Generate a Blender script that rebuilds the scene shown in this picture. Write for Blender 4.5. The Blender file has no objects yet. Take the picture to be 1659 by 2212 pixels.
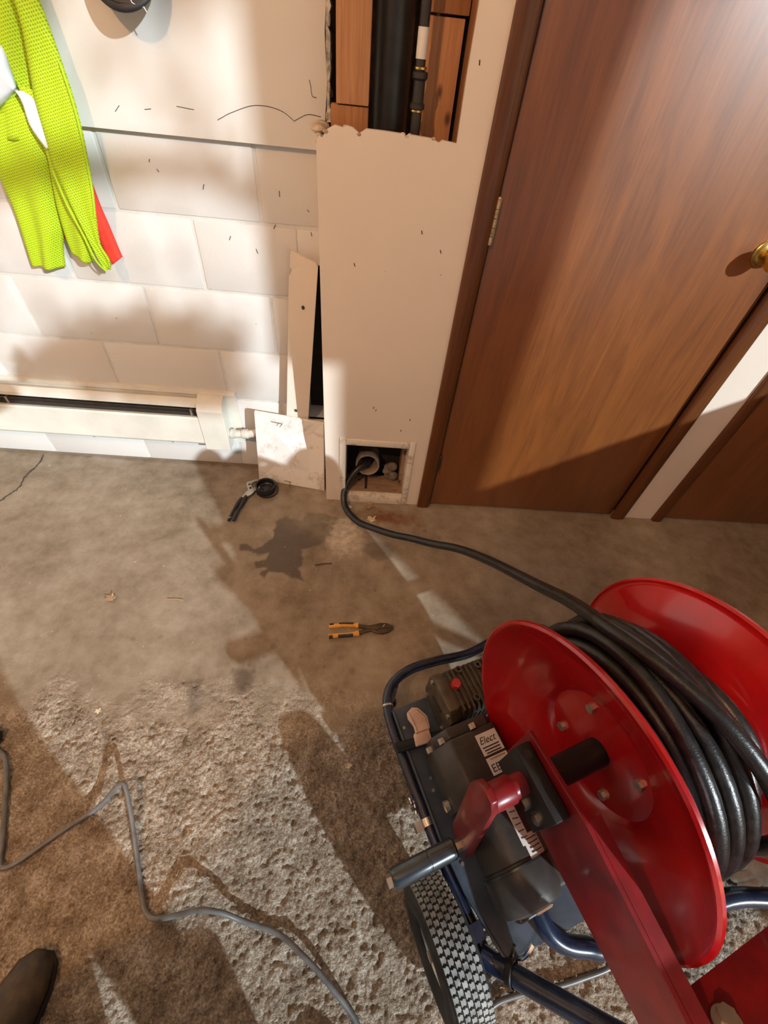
import bpy, bmesh, math, random
import numpy as np
from mathutils import Vector, Matrix, Quaternion

random.seed(7)
SC = bpy.context.scene
COL = SC.collection
PI = math.pi

# ------------------------------------------------------------------ camera
cam_d = bpy.data.cameras.new('camera')
cam_d.sensor_fit = 'VERTICAL'
cam_d.sensor_height = 36.0
cam_d.lens = 944.72 / 2212.0 * 36.0
cam_d.clip_start = 0.02
cam = bpy.data.objects.new('camera', cam_d)
cam.location = (0.0403, -1.4679, 1.3623)
cam.rotation_euler = (0.7314, -0.0778, 0.0103)
COL.objects.link(cam)
SC.camera = cam

# ------------------------------------------------------------------ world, sun, exposure
world = bpy.data.worlds.new('sky')
SC.world = world
world.use_nodes = True
wn = world.node_tree
wn.nodes.clear()
sky = wn.nodes.new('ShaderNodeTexSky')
sky.sky_type = 'NISHITA'
sky.sun_disc = False
sky.sun_elevation = math.radians(23.5)
sky.sun_rotation = math.radians(139)
bg = wn.nodes.new('ShaderNodeBackground')
bg.inputs['Strength'].default_value = 0.06
wo = wn.nodes.new('ShaderNodeOutputWorld')
wn.links.new(sky.outputs['Color'], bg.inputs['Color'])
wn.links.new(bg.outputs['Background'], wo.inputs['Surface'])

SUN_AZ = math.radians(131.0)      # direction the light travels on the floor
SUN_EL = math.radians(23.5)
sun_d = bpy.data.lights.new('sun', 'SUN')
sun_d.energy = 4.3
sun_d.angle = math.radians(0.9)
sun_d.color = (0.84, 0.95, 1.0)
sun = bpy.data.objects.new('sun', sun_d)
sd = Vector((math.cos(SUN_AZ) * math.cos(SUN_EL), math.sin(SUN_AZ) * math.cos(SUN_EL), -math.sin(SUN_EL)))
sun.rotation_euler = sd.to_track_quat('-Z', 'Y').to_euler()
sun.location = (4, -6, 4)
COL.objects.link(sun)

SC.view_settings.view_transform = 'Standard'
SC.view_settings.look = 'None'
SC.view_settings.gamma = 1.0
SC.view_settings.use_curve_mapping = False
SC.view_settings.exposure = 0.05
LAMP_POS = (-0.92, -2.34, 2.60)
LAMP_STRENGTH = 1320.0
LAMP_COLOR = (1.0, 0.55, 0.27)

# ------------------------------------------------------------------ materials
MATS = {}
def srgb(r, g, b):
    f = lambda c: (c / 255.0 / 12.92) if c / 255.0 <= 0.04045 else ((c / 255.0 + 0.055) / 1.055) ** 2.4
    return (f(r), f(g), f(b), 1.0)

class NT:
    """small helper around a node tree"""
    def __init__(s, name):
        s.m = bpy.data.materials.new(name)
        s.m.use_nodes = True
        s.t = s.m.node_tree
        s.b = s.t.nodes['Principled BSDF']
        s.tc = s.t.nodes.new('ShaderNodeTexCoord')
        MATS[name] = s.m
    def n(s, typ, **kw):
        nd = s.t.nodes.new(typ)
        for k, v in kw.items():
            if hasattr(nd, k) and k not in nd.inputs:
                setattr(nd, k, v)
            else:
                nd.inputs[k].default_value = v
        return nd
    def l(s, a, b):
        s.t.links.new(a, b)
    def coords(s, scale=(1, 1, 1), rot=(0, 0, 0)):
        mp = s.t.nodes.new('ShaderNodeMapping')
        mp.inputs['Scale'].default_value = scale
        mp.inputs['Rotation'].default_value = rot
        s.l(s.tc.outputs['Object'], mp.inputs['Vector'])
        return mp.outputs['Vector']
    def noise(s, vec, scale, detail=3.0, rough=0.55, dist=0.0):
        nd = s.t.nodes.new('ShaderNodeTexNoise')
        nd.inputs['Scale'].default_value = scale
        nd.inputs['Detail'].default_value = detail
        nd.inputs['Roughness'].default_value = rough
        nd.inputs['Distortion'].default_value = dist
        s.l(vec, nd.inputs['Vector'])
        return nd.outputs['Fac']
    def ramp(s, fac, stops):
        nd = s.t.nodes.new('ShaderNodeValToRGB')
        cr = nd.color_ramp
        while len(cr.elements) < len(stops):
            cr.elements.new(0.5)
        for e, (p, c) in zip(cr.elements, stops):
            e.position = p
            e.color = c if len(c) == 4 else (*c, 1)
        s.l(fac, nd.inputs['Fac'])
        return nd.outputs['Color']
    def mix(s, fac, a, b, mode='MIX'):
        nd = s.t.nodes.new('ShaderNodeMix')
        nd.data_type = 'RGBA'
        nd.blend_type = mode
        for sock, v in ((nd.inputs['Factor'], fac), (nd.inputs['A'], a), (nd.inputs['B'], b)):
            pass
        ins = [i for i in nd.inputs if i.type == 'RGBA']
        fs = [i for i in nd.inputs if i.type == 'VALUE'][0]
        for sock, v in ((fs, fac), (ins[0], a), (ins[1], b)):
            if isinstance(v, bpy.types.NodeSocket):
                s.l(v, sock)
            else:
                sock.default_value = v
        return [o for o in nd.outputs if o.type == 'RGBA'][0]
    def math(s, op, a, b=0.0):
        nd = s.t.nodes.new('ShaderNodeMath')
        nd.operation = op
        for sock, v in ((nd.inputs[0], a), (nd.inputs[1], b)):
            if isinstance(v, bpy.types.NodeSocket):
                s.l(v, sock)
            else:
                sock.default_value = v
        return nd.outputs[0]
    def bump(s, h, strength=0.3, dist=0.002):
        nd = s.t.nodes.new('ShaderNodeBump')
        nd.inputs['Strength'].default_value = strength
        nd.inputs['Distance'].default_value = dist
        s.l(h, nd.inputs['Height'])
        s.l(nd.outputs['Normal'], s.b.inputs['Normal'])
    def attr(s, name):
        nd = s.t.nodes.new('ShaderNodeAttribute')
        nd.attribute_name = name
        return nd.outputs['Fac']

def plain(name, col, rough=0.5, metal=0.0, var=0.12, scale=30, bump=0.0, bscale=120, coat=0.0, spec=None):
    t = NT(name)
    v = t.coords()
    c2 = tuple(max(0, x * (1 - var * 2)) for x in col[:3]) + (1,)
    c1 = tuple(min(1, x * (1 + var)) for x in col[:3]) + (1,)
    f = t.noise(v, scale, 4)
    t.l(t.ramp(f, [(0.3, c2), (0.7, c1)]), t.b.inputs['Base Color'])
    t.b.inputs['Roughness'].default_value = rough
    t.b.inputs['Metallic'].default_value = metal
    if coat:
        t.b.inputs['Coat Weight'].default_value = coat
        t.b.inputs['Coat Roughness'].default_value = 0.08
    if spec is not None:
        t.b.inputs['Specular IOR Level'].default_value = spec
    if bump:
        t.bump(t.noise(v, bscale, 4), bump, 0.002)
    return t.m

def wood(name, dark, light, grain=(14, 14, 1.2), rough=0.4, coat=0.0, bump=0.1, knots=False, spec=0.5, crough=0.25):
    t = NT(name)
    v = t.coords(grain)
    f = t.noise(v, 3.0, 6, 0.6, 1.2)
    fine = t.noise(t.coords((120, 120, 4)), 2.0, 3)
    a = t.mix(0.35, f, fine)
    col = t.ramp(a, [(0.3, dark), (0.7, light)])
    if knots:
        vo = t.n('ShaderNodeTexVoronoi')
        vo.inputs['Scale'].default_value = 1.0
        t.l(t.coords((16, 16, 9)), vo.inputs['Vector'])
        k = t.ramp(vo.outputs['Distance'], [(0.05, (1, 1, 1)), (0.16, (0, 0, 0))])
        col = t.mix(k, col, tuple(x * 0.35 for x in dark[:3]) + (1,))
    t.l(col, t.b.inputs['Base Color'])
    t.b.inputs['Roughness'].default_value = rough
    t.b.inputs['Specular IOR Level'].default_value = spec
    if coat:
        t.b.inputs['Coat Weight'].default_value = coat
        t.b.inputs['Coat Roughness'].default_value = crough
    if bump:
        t.bump(a, bump, 0.001)
    return t.m

def painted_wall(name, base, dirt, fleck=0.66, bump=0.15):
    t = NT(name)
    v = t.coords()
    big = t.noise(v, 2.6, 3)
    c = t.ramp(big, [(0.3, tuple(x * 0.93 for x in base[:3])), (0.7, base)])
    fl = t.noise(v, 55, 2, 0.5)
    fm = t.ramp(fl, [(fleck + 0.03, (0, 0, 0)), (fleck + 0.06, (1, 1, 1))])
    c = t.mix(t.math('MULTIPLY', fm, 0.75), c, dirt)
    t.l(c, t.b.inputs['Base Color'])
    t.b.inputs['Roughness'].default_value = 0.55
    t.bump(t.noise(v, 90, 5, 0.6), bump, 0.002)
    return t.m

painted_wall('block_paint', (0.70, 0.685, 0.66, 1), (0.28, 0.22, 0.17, 1), 0.72, 0.22)
painted_wall('plaster_paint', (0.72, 0.70, 0.66, 1), (0.35, 0.29, 0.23, 1), 0.76, 0.08)
painted_wall('drywall_paint', (0.80, 0.71, 0.61, 1), (0.35, 0.26, 0.18, 1), 0.76, 0.05)
def smeared(name, base, dirt, amt):
    t = NT(name)
    v = t.coords()
    f = t.noise(t.coords((1, 1, 1)), 11, 5, 0.62, 0.8)
    g = t.noise(v, 70, 3, 0.6)
    m = t.ramp(t.mix(0.3, f, g), [(0.50, (0, 0, 0)), (0.68, (1, 1, 1))])
    t.l(t.mix(t.math('MULTIPLY', m, amt), base, dirt), t.b.inputs['Base Color'])
    t.b.inputs['Roughness'].default_value = 0.55
    t.bump(t.noise(v, 60, 5, 0.6), 0.2, 0.002)
smeared('scuffed_white', (0.78, 0.72, 0.63, 1), (0.24, 0.17, 0.11, 1), 0.9)
smeared('panel_white', (0.84, 0.81, 0.77, 1), (0.40, 0.31, 0.24, 1), 0.75)
plain('ceiling_white', (0.72, 0.66, 0.58, 1), 0.8)
plain('mortar', (0.66, 0.645, 0.615, 1), 0.7, var=0.04, bump=0.3)
plain('cement_edge', (0.42, 0.39, 0.35, 1), 0.9, var=0.3, scale=60, bump=0.8, bscale=140)
plain('broken_plaster', (0.60, 0.57, 0.52, 1), 0.9, var=0.3, scale=70, bump=0.9, bscale=150)
plain('torn_paper', (0.62, 0.5, 0.38, 1), 0.9, var=0.3)
plain('crack_dark', (0.05, 0.035, 0.025, 1), 0.9)
plain('floor_crack', (0.06, 0.05, 0.04, 1), 0.95)
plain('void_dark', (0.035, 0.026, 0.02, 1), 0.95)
plain('cavity_dark', (0.09, 0.05, 0.03, 1), 0.95, var=0.3)
wood('door_veneer', (0.12, 0.032, 0.0045, 1), (0.27, 0.083, 0.014, 1), (5, 5, 0.7), rough=0.42, coat=1.0, bump=0.16, spec=0.5, crough=0.37)
MATS['door_veneer'].node_tree.nodes['Principled BSDF'].inputs['Coat IOR'].default_value = 1.62
wood('casing_stain', (0.070, 0.020, 0.004, 1), (0.15, 0.047, 0.010, 1), (20, 20, 1.0), rough=0.38, coat=0.12, bump=0.05)
wood('raw_pine', (0.36, 0.16, 0.065, 1), (0.60, 0.31, 0.15, 1), (22, 22, 1.6), rough=0.7, knots=True)
wood('aged_pine', (0.25, 0.105, 0.035, 1), (0.46, 0.20, 0.075, 1), (26, 26, 1.4), rough=0.7, knots=True)
wood('old_sill', (0.20, 0.12, 0.07, 1), (0.48, 0.34, 0.22, 1), (3, 22, 22), rough=0.8, knots=True)
plain('abs_black', (0.016, 0.016, 0.018, 1), 0.38, var=0.2)
plain('iron_dark', (0.05, 0.045, 0.042, 1), 0.5, 0.4, var=0.2, bump=0.2)
plain('label_white', (0.75, 0.72, 0.68, 1), 0.6, var=0.05)
plain('ink', (0.03, 0.028, 0.03, 1), 0.7)
plain('brass', (0.75, 0.52, 0.16, 1), 0.3, 1.0, var=0.1)
plain('heater_cream', (0.74, 0.715, 0.64, 1), 0.45, var=0.06, scale=8)
plain('heater_fin', (0.05, 0.045, 0.04, 1), 0.4, 0.7)
plain('pipe_white', (0.68, 0.65, 0.58, 1), 0.6, var=0.15, bump=0.3)
plain('cleanout_grey', (0.34, 0.30, 0.26, 1), 0.7, var=0.25, bump=0.4)
plain('hinge_worn', (0.55, 0.42, 0.27, 1), 0.5, 0.4, var=0.3, scale=80)
plain('nail_steel', (0.32, 0.29, 0.26, 1), 0.4, 0.9)
plain('rubber_cable', (0.016, 0.015, 0.015, 1), 0.33, var=0.35, scale=60, bump=0.25, bscale=300, spec=0.55)
plain('cord_grey', (0.15, 0.15, 0.15, 1), 0.38, var=0.2, spec=0.6)
plain('red_paint', (0.42, 0.006, 0.008, 1), 0.20, var=0.05, coat=0.55)
plain('red_frame', (0.215, 0.007, 0.011, 1), 0.34, var=0.18, scale=18, coat=0.2)
plain('navy_paint', (0.012, 0.022, 0.055, 1), 0.25, var=0.25, coat=0.4)
plain('deck_paint', (0.065, 0.085, 0.12, 1), 0.42, var=0.25, scale=14, bump=0.06)
plain('motor_grey', (0.055, 0.048, 0.044, 1), 0.42, 0.25, var=0.15, coat=0.1)
plain('gear_bronze', (0.135, 0.105, 0.075, 1), 0.5, 0.45, var=0.2, scale=40)
plain('black_steel', (0.02, 0.019, 0.019, 1), 0.42, 0.3)
plain('chrome', (0.72, 0.72, 0.72, 1), 0.16, 1.0, var=0.05)
plain('zinc', (0.6, 0.57, 0.5, 1), 0.32, 0.9, var=0.1)
plain('handle_steel', (0.10, 0.115, 0.13, 1), 0.24, 0.8, var=0.1)
plain('pedal_tan', (0.72, 0.50, 0.40, 1), 0.65, var=0.1, bump=0.3)
plain('plug_red', (0.62, 0.045, 0.045, 1), 0.4)
plain('tire_rubber', (0.03, 0.03, 0.03, 1), 0.75, var=0.3)
plain('tread_dust', (0.30, 0.32, 0.32, 1), 0.8, var=0.25, scale=50)
plain('plier_steel', (0.55, 0.52, 0.47, 1), 0.35, 0.7, var=0.1)
plain('plier_dark', (0.10, 0.075, 0.05, 1), 0.45, 0.6, var=0.2)
plain('grip_black', (0.022, 0.02, 0.019, 1), 0.5)
plain('grip_orange', (0.78, 0.36, 0.05, 1), 0.5)
plain('leaf_dry', (0.45, 0.30, 0.17, 1), 0.85, var=0.25)
plain('leaf_pale', (0.78, 0.68, 0.47, 1), 0.85, var=0.2)
plain('stick_brown', (0.12, 0.07, 0.035, 1), 0.9)
plain('silver_tape', (0.70, 0.78, 0.84, 1), 0.35, var=0.05)
plain('red_cloth', (0.85, 0.045, 0.02, 1), 0.75, var=0.1)
plain('cap_black', (0.015, 0.014, 0.016, 1), 0.55, bump=0.2, bscale=500)
plain('cap_thread', (0.75, 0.75, 0.78, 1), 0.6)
plain('cap_maroon', (0.10, 0.012, 0.022, 1), 0.6)
plain('cream_cloth', (0.80, 0.72, 0.56, 1), 0.9, var=0.15, bump=0.3, bscale=200)
plain('denim_dark', (0.05, 0.035, 0.025, 1), 0.9, bump=0.3, bscale=300)
plain('jacket_brown', (0.10, 0.065, 0.035, 1), 0.9, bump=0.2)
plain('boot_leather', (0.045, 0.030, 0.016, 1), 0.6, var=0.4)
plain('skin', (0.55, 0.33, 0.24, 1), 0.5, var=0.05)
plain('hair_brown', (0.05, 0.03, 0.02, 1), 0.7)
plain('driveway', (0.62, 0.60, 0.56, 1), 0.9, var=0.08, scale=3)
plain('siding', (0.30, 0.29, 0.27, 1), 0.8)
plain('hedge_green', (0.05, 0.07, 0.03, 1), 0.9, var=0.3)
plain('rubble', (0.27, 0.22, 0.17, 1), 0.95, var=0.3, bump=0.8)

def neon_mesh():
    t = NT('neon_mesh')
    v = t.coords((1, 1, 1), (PI / 2, 0, 0.3))
    vo = t.n('ShaderNodeTexVoronoi')
    vo.voronoi_dimensions = '2D'
    vo.inputs['Scale'].default_value = 190
    vo.inputs['Randomness'].default_value = 0.12
    t.l(v, vo.inputs['Vector'])
    hole = t.ramp(vo.outputs['Distance'], [(0.24, (1, 1, 1)), (0.42, (0, 0, 0))])
    c = t.mix(hole, (0.50, 0.72, 0.010, 1), (0.27, 0.36, 0.005, 1))
    t.l(c, t.b.inputs['Base Color'])
    t.b.inputs['Roughness'].default_value = 0.75
    t.bump(vo.outputs['Distance'], 0.25, 0.001)
neon_mesh()
plain('neon_hem', (0.46, 0.70, 0.015, 1), 0.7, var=0.05)

def floor_mat():
    t = NT('concrete_floor')
    v = t.coords()
    big = t.noise(v, 2.2, 4, 0.6)
    mid = t.noise(v, 17, 5, 0.65)
    fine = t.noise(v, 190, 4, 0.6)
    base = t.ramp(t.mix(0.45, big, mid), [(0.36, (0.175, 0.132, 0.088, 1)), (0.50, (0.272, 0.220, 0.160, 1)), (0.66, (0.375, 0.322, 0.252, 1))])
    rough = t.attr('rough')
    rb = t.ramp(t.mix(0.5, mid, fine), [(0.34, (0.125, 0.088, 0.056, 1)), (0.5, (0.32, 0.255, 0.188, 1)), (0.64, (0.60, 0.54, 0.46, 1))])
    c = t.mix(rough, base, rb)
    rust = t.ramp(t.math('MULTIPLY', t.attr('rust'), t.noise(v, 30, 4)), [(0.18, (0, 0, 0)), (0.5, (1, 1, 1))])
    c = t.mix(rust, c, (0.20, 0.085, 0.04, 1))
    dust = t.ramp(t.math('MULTIPLY', t.attr('dust'), t.noise(v, 40, 4)), [(0.2, (0, 0, 0)), (0.6, (1, 1, 1))])
    c = t.mix(dust, c, (0.55, 0.49, 0.40, 1))
    c = t.mix(t.math('MULTIPLY', t.attr('wet'), 0.84), c, (0.075, 0.055, 0.040, 1))
    c = t.mix(t.math('MULTIPLY', t.attr('seam'), 0.8), c, (0.13, 0.09, 0.06, 1))
    sp = t.noise(v, 75, 2, 0.5)
    spm = t.ramp(sp, [(0.73, (0, 0, 0)), (0.76, (1, 1, 1))])
    c = t.mix(t.math('MULTIPLY', spm, 0.5), c, (0.66, 0.60, 0.50, 1))
    t.l(c, t.b.inputs['Base Color'])
    r = t.ramp(t.attr('wet'), [(0.0, (0.72, 0.72, 0.72)), (1.0, (0.42, 0.42, 0.42))])
    t.l(r, t.b.inputs['Roughness'])
    t.b.inputs['Specular IOR Level'].default_value = 0.35
    vf = t.noise(v, 320, 3, 0.6)
    hb = t.math('ADD', t.math('MULTIPLY', fine, t.math('ADD', t.math('MULTIPLY', rough, 1.6), 0.22)), t.math('MULTIPLY', vf, t.math('MULTIPLY', rough, 0.7)))
    t.bump(hb, 0.95, 0.0034)
floor_mat()

# ------------------------------------------------------------------ mesh helpers
class MB:
    def __init__(s):
        s.v = []
        s.f = []
    def add(s, vs, fs):
        o = len(s.v)
        s.v += [tuple(p) for p in vs]
        s.f += [tuple(i + o for i in f) for f in fs]
        return s
    def box(s, a, b, bev=0.0):
        (x0, y0, z0), (x1, y1, z1) = a, b
        x0, x1 = min(x0, x1), max(x0, x1); y0, y1 = min(y0, y1), max(y0, y1); z0, z1 = min(z0, z1), max(z0, z1)
        if bev <= 0:
            vs = [(x0, y0, z0), (x1, y0, z0), (x1, y1, z0), (x0, y1, z0), (x0, y0, z1), (x1, y0, z1), (x1, y1, z1), (x0, y1, z1)]
            return s.add(vs, [(0, 3, 2, 1), (4, 5, 6, 7), (0, 1, 5, 4), (1, 2, 6, 5), (2, 3, 7, 6), (3, 0, 4, 7)])
        bm = bmesh.new()
        bmesh.ops.create_cube(bm, size=1.0)
        for v in bm.verts:
            v.co = ((x0 + x1) / 2 + v.co.x * (x1 - x0), (y0 + y1) / 2 + v.co.y * (y1 - y0), (z0 + z1) / 2 + v.co.z * (z1 - z0))
        bmesh.ops.bevel(bm, geom=bm.edges[:], offset=min(bev, 0.45 * min(x1 - x0, y1 - y0, z1 - z0)), segments=2, affect='EDGES', profile=0.5)
        s.bm(bm)
        return s
    def bm(s, bm):
        bm.verts.index_update()
        s.add([v.co[:] for v in bm.verts], [[v.index for v in f.verts] for f in bm.faces])
        bm.free()
    def tube(s, pts, r, n=12, cap=True, closed=False):
        pts = [Vector(p) for p in pts]
        N = len(pts)
        rs = r if isinstance(r, (list, tuple)) else [r] * N
        tang = []
        for i in range(N):
            if closed:
                d = pts[(i + 1) % N] - pts[i - 1]
            else:
                d = pts[min(i + 1, N - 1)] - pts[max(i - 1, 0)]
            tang.append(d.normalized() if d.length > 1e-9 else Vector((0, 0, 1)))
        up = Vector((0, 0, 1)) if abs(tang[0].z) < 0.9 else Vector((1, 0, 0))
        nrm = tang[0].cross(up).normalized()
        vs, fs = [], []
        for i in range(N):
            if i:
                q = tang[i - 1].rotation_difference(tang[i])
                nrm = (q @ nrm)
                nrm = (nrm - tang[i] * nrm.dot(tang[i])).normalized()
            b = tang[i].cross(nrm)
            for k in range(n):
                a = 2 * PI * k / n
                vs.append(pts[i] + (nrm * math.cos(a) + b * math.sin(a)) * rs[i])
        M = N if closed else N - 1
        for i in range(M):
            j = (i + 1) % N
            for k in range(n):
                fs.append((i * n + k, i * n + (k + 1) % n, j * n + (k + 1) % n, j * n + k))
        if cap and not closed:
            fs.append(tuple(reversed(range(n))))
            fs.append(tuple((N - 1) * n + k for k in range(n)))
        return s.add(vs, fs)
    def cyl(s, a, b, r, n=24, r2=None):
        return s.tube([a, b], [r, r if r2 is None else r2], n)
    def lathe(s, prof, org, axis, n=48, closed=False):
        """prof: (radius, distance along axis)"""
        ax = Vector(axis).normalized()
        u = ax.orthogonal().normalized()
        w = ax.cross(u)
        org = Vector(org)
        vs, fs = [], []
        P = len(prof)
        for k in range(n):
            a = 2 * PI * k / n
            d = u * math.cos(a) + w * math.sin(a)
            for (r, h) in prof:
                vs.append(org + ax * h + d * r)
        M = P if closed else P - 1
        for k in range(n):
            k2 = (k + 1) % n
            for i in range(M):
                j = (i + 1) % P
                fs.append((k * P + i, k * P + j, k2 * P + j, k2 * P + i))
        return s.add(vs, fs)
    def prism(s, poly, ext, fn):
        """poly 2-D outline, ext=(h0,h1), fn(a,b,h)->xyz"""
        n = len(poly)
        vs = [fn(a, b, ext[0]) for a, b in poly] + [fn(a, b, ext[1]) for a, b in poly]
        fs = [tuple(range(n)), tuple(reversed(range(n, 2 * n)))]
        fs += [(i, (i + 1) % n, n + (i + 1) % n, n + i) for i in range(n)]
        return s.add(vs, fs)
    def sphere(s, c, r, sc=(1, 1, 1), nu=16, nv=10):
        vs, fs = [], []
        for j in range(nv + 1):
            t = PI * j / nv
            for i in range(nu):
                p = 2 * PI * i / nu
                vs.append((c[0] + r * sc[0] * math.sin(t) * math.cos(p), c[1] + r * sc[1] * math.sin(t) * math.sin(p), c[2] + r * sc[2] * math.cos(t)))
        for j in range(nv):
            for i in range(nu):
                fs.append((j * nu + i, (j + 1) * nu + i, (j + 1) * nu + (i + 1) % nu, j * nu + (i + 1) % nu))
        return s.add(vs, fs)
    def build(s, name, mat, parent=None, off=(0, 0, 0), smooth=False, bevel=0.0, angle=40):
        me = bpy.data.meshes.new(name)
        ox, oy, oz = off
        me.from_pydata([(x - ox, y - oy, z - oz) for x, y, z in s.v], [], s.f)
        bm = bmesh.new()
        bm.from_mesh(me)
        bmesh.ops.remove_doubles(bm, verts=bm.verts[:], dist=1e-6)
        bmesh.ops.recalc_face_normals(bm, faces=bm.faces[:])
        if bevel:
            es = [e for e in bm.edges if len(e.link_faces) == 2 and e.calc_face_angle(0) > 0.6]
            bmesh.ops.bevel(bm, geom=es, offset=bevel, segments=2, affect='EDGES', profile=0.5)
        if smooth:
            for f in bm.faces:
                f.smooth = True
            lim = math.radians(angle)
            for e in bm.edges:
                e.smooth = not (len(e.link_faces) == 2 and e.calc_face_angle(0) > lim)
        bm.to_mesh(me)
        bm.free()
        me.materials.append(MATS[mat])
        o = bpy.data.objects.new(name, me)
        COL.objects.link(o)
        if parent is None:
            o.location = off
        else:
            o.parent = parent
        return o

def spline(pts, k=8):
    """Catmull-Rom through pts"""
    P = [Vector(p) for p in pts]
    out = []
    for i in range(len(P) - 1):
        p0 = P[max(i - 1, 0)]; p1 = P[i]; p2 = P[i + 1]; p3 = P[min(i + 2, len(P) - 1)]
        for j in range(k):
            t = j / k
            out.append(0.5 * ((2 * p1) + (p2 - p0) * t + (2 * p0 - 5 * p1 + 4 * p2 - p3) * t * t + (3 * p1 - p0 - 3 * p2 + p3) * t ** 3))
    out.append(P[-1])
    return out

def tag(o, label, cat=None, group=None, kind=None):
    o['label'] = label
    if cat: o['category'] = cat
    if group: o['group'] = group
    if kind: o['kind'] = kind
    return o
def struct(o, label=None):
    o['kind'] = 'structure'
    if label: o['label'] = label
    return o
def empty(name, loc, rz=0.0):
    o = bpy.data.objects.new(name, None)
    o.location = loc
    o.rotation_euler = (0, 0, rz)
    o.empty_display_size = 0.05
    COL.objects.link(o)
    return o
def bx(a, b, name, mat, parent=None, off=(0, 0, 0), bev=0.0):
    return MB().box(a, b, bev).build(name, mat, parent, off, smooth=bev > 0)
XZ = lambda a, b, h: (a, h, b)      # prism helper: outline in x,z, extruded along y

def text_part(txt, size, mat, parent, M, name='lettering', shear=0.0):
    cu = bpy.data.curves.new('t', 'FONT')
    cu.body = txt
    cu.size = size
    cu.extrude = 0.0002
    cu.shear = shear
    to = bpy.data.objects.new('t', cu)
    COL.objects.link(to)
    bpy.context.view_layer.update()
    me = bpy.data.meshes.new_from_object(to)
    bpy.data.objects.remove(to)
    me.transform(M)
    me.name = name
    me.materials.clear()
    me.materials.append(MATS[mat])
    o = bpy.data.objects.new(name, me)
    COL.objects.link(o)
    o.parent = parent
    return o

# ------------------------------------------------------------------ noise
def vnoise(X, Y, cell, seed):
    rng = np.random.RandomState(seed)
    G = rng.rand(512, 512).astype(np.float32)
    x = X / cell + 100.0; y = Y / cell + 100.0
    xi = np.floor(x).astype(int); yi = np.floor(y).astype(int)
    fx = x - xi; fy = y - yi
    fx = fx * fx * (3 - 2 * fx); fy = fy * fy * (3 - 2 * fy)
    g = lambda a, b: G[a % 512, b % 512]
    return (g(xi, yi) * (1 - fx) + g(xi + 1, yi) * fx) * (1 - fy) + (g(xi, yi + 1) * (1 - fx) + g(xi + 1, yi + 1) * fx) * fy
def sstep(a, b, x):
    t = np.clip((x - a) / (b - a), 0, 1)
    return t * t * (3 - 2 * t)
def poly_dist(X, Y, poly):
    """signed distance, negative inside"""
    d = np.full(X.shape, 1e9)
    inside = np.zeros(X.shape, bool)
    n = len(poly)
    for i in range(n):
        ax, ay = poly[i]; bx_, by = poly[(i + 1) % n]
        ex, ey = bx_ - ax, by - ay
        t = np.clip(((X - ax) * ex + (Y - ay) * ey) / (ex * ex + ey * ey), 0, 1)
        d = np.minimum(d, np.hypot(X - ax - t * ex, Y - ay - t * ey))
        c = ((ay > Y) != (by > Y)) & (X < (bx_ - ax) * (Y - ay) / (by - ay + 1e-12) + ax)
        inside ^= c
    return np.where(inside, -d, d)

def worley(X, Y, cell, seed):
    """distance to the nearest jittered grid point (in cells) and that point's random value"""
    rng = np.random.RandomState(seed)
    JX = rng.rand(256, 256); JY = rng.rand(256, 256); JV = rng.rand(256, 256)
    x = X / cell + 600.0; y = Y / cell + 600.0
    xi = np.floor(x).astype(int); yi = np.floor(y).astype(int)
    best = np.full(X.shape, 9.0); val = np.zeros(X.shape)
    for dx in (-1, 0, 1):
        for dy in (-1, 0, 1):
            a = (xi + dx) % 256; b = (yi + dy) % 256
            d = np.hypot(xi + dx + JX[a, b] - x, yi + dy + JY[a, b] - y)
            m = d < best
            best = np.where(m, d, best); val = np.where(m, JV[a, b], val)
    return best, val

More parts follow.
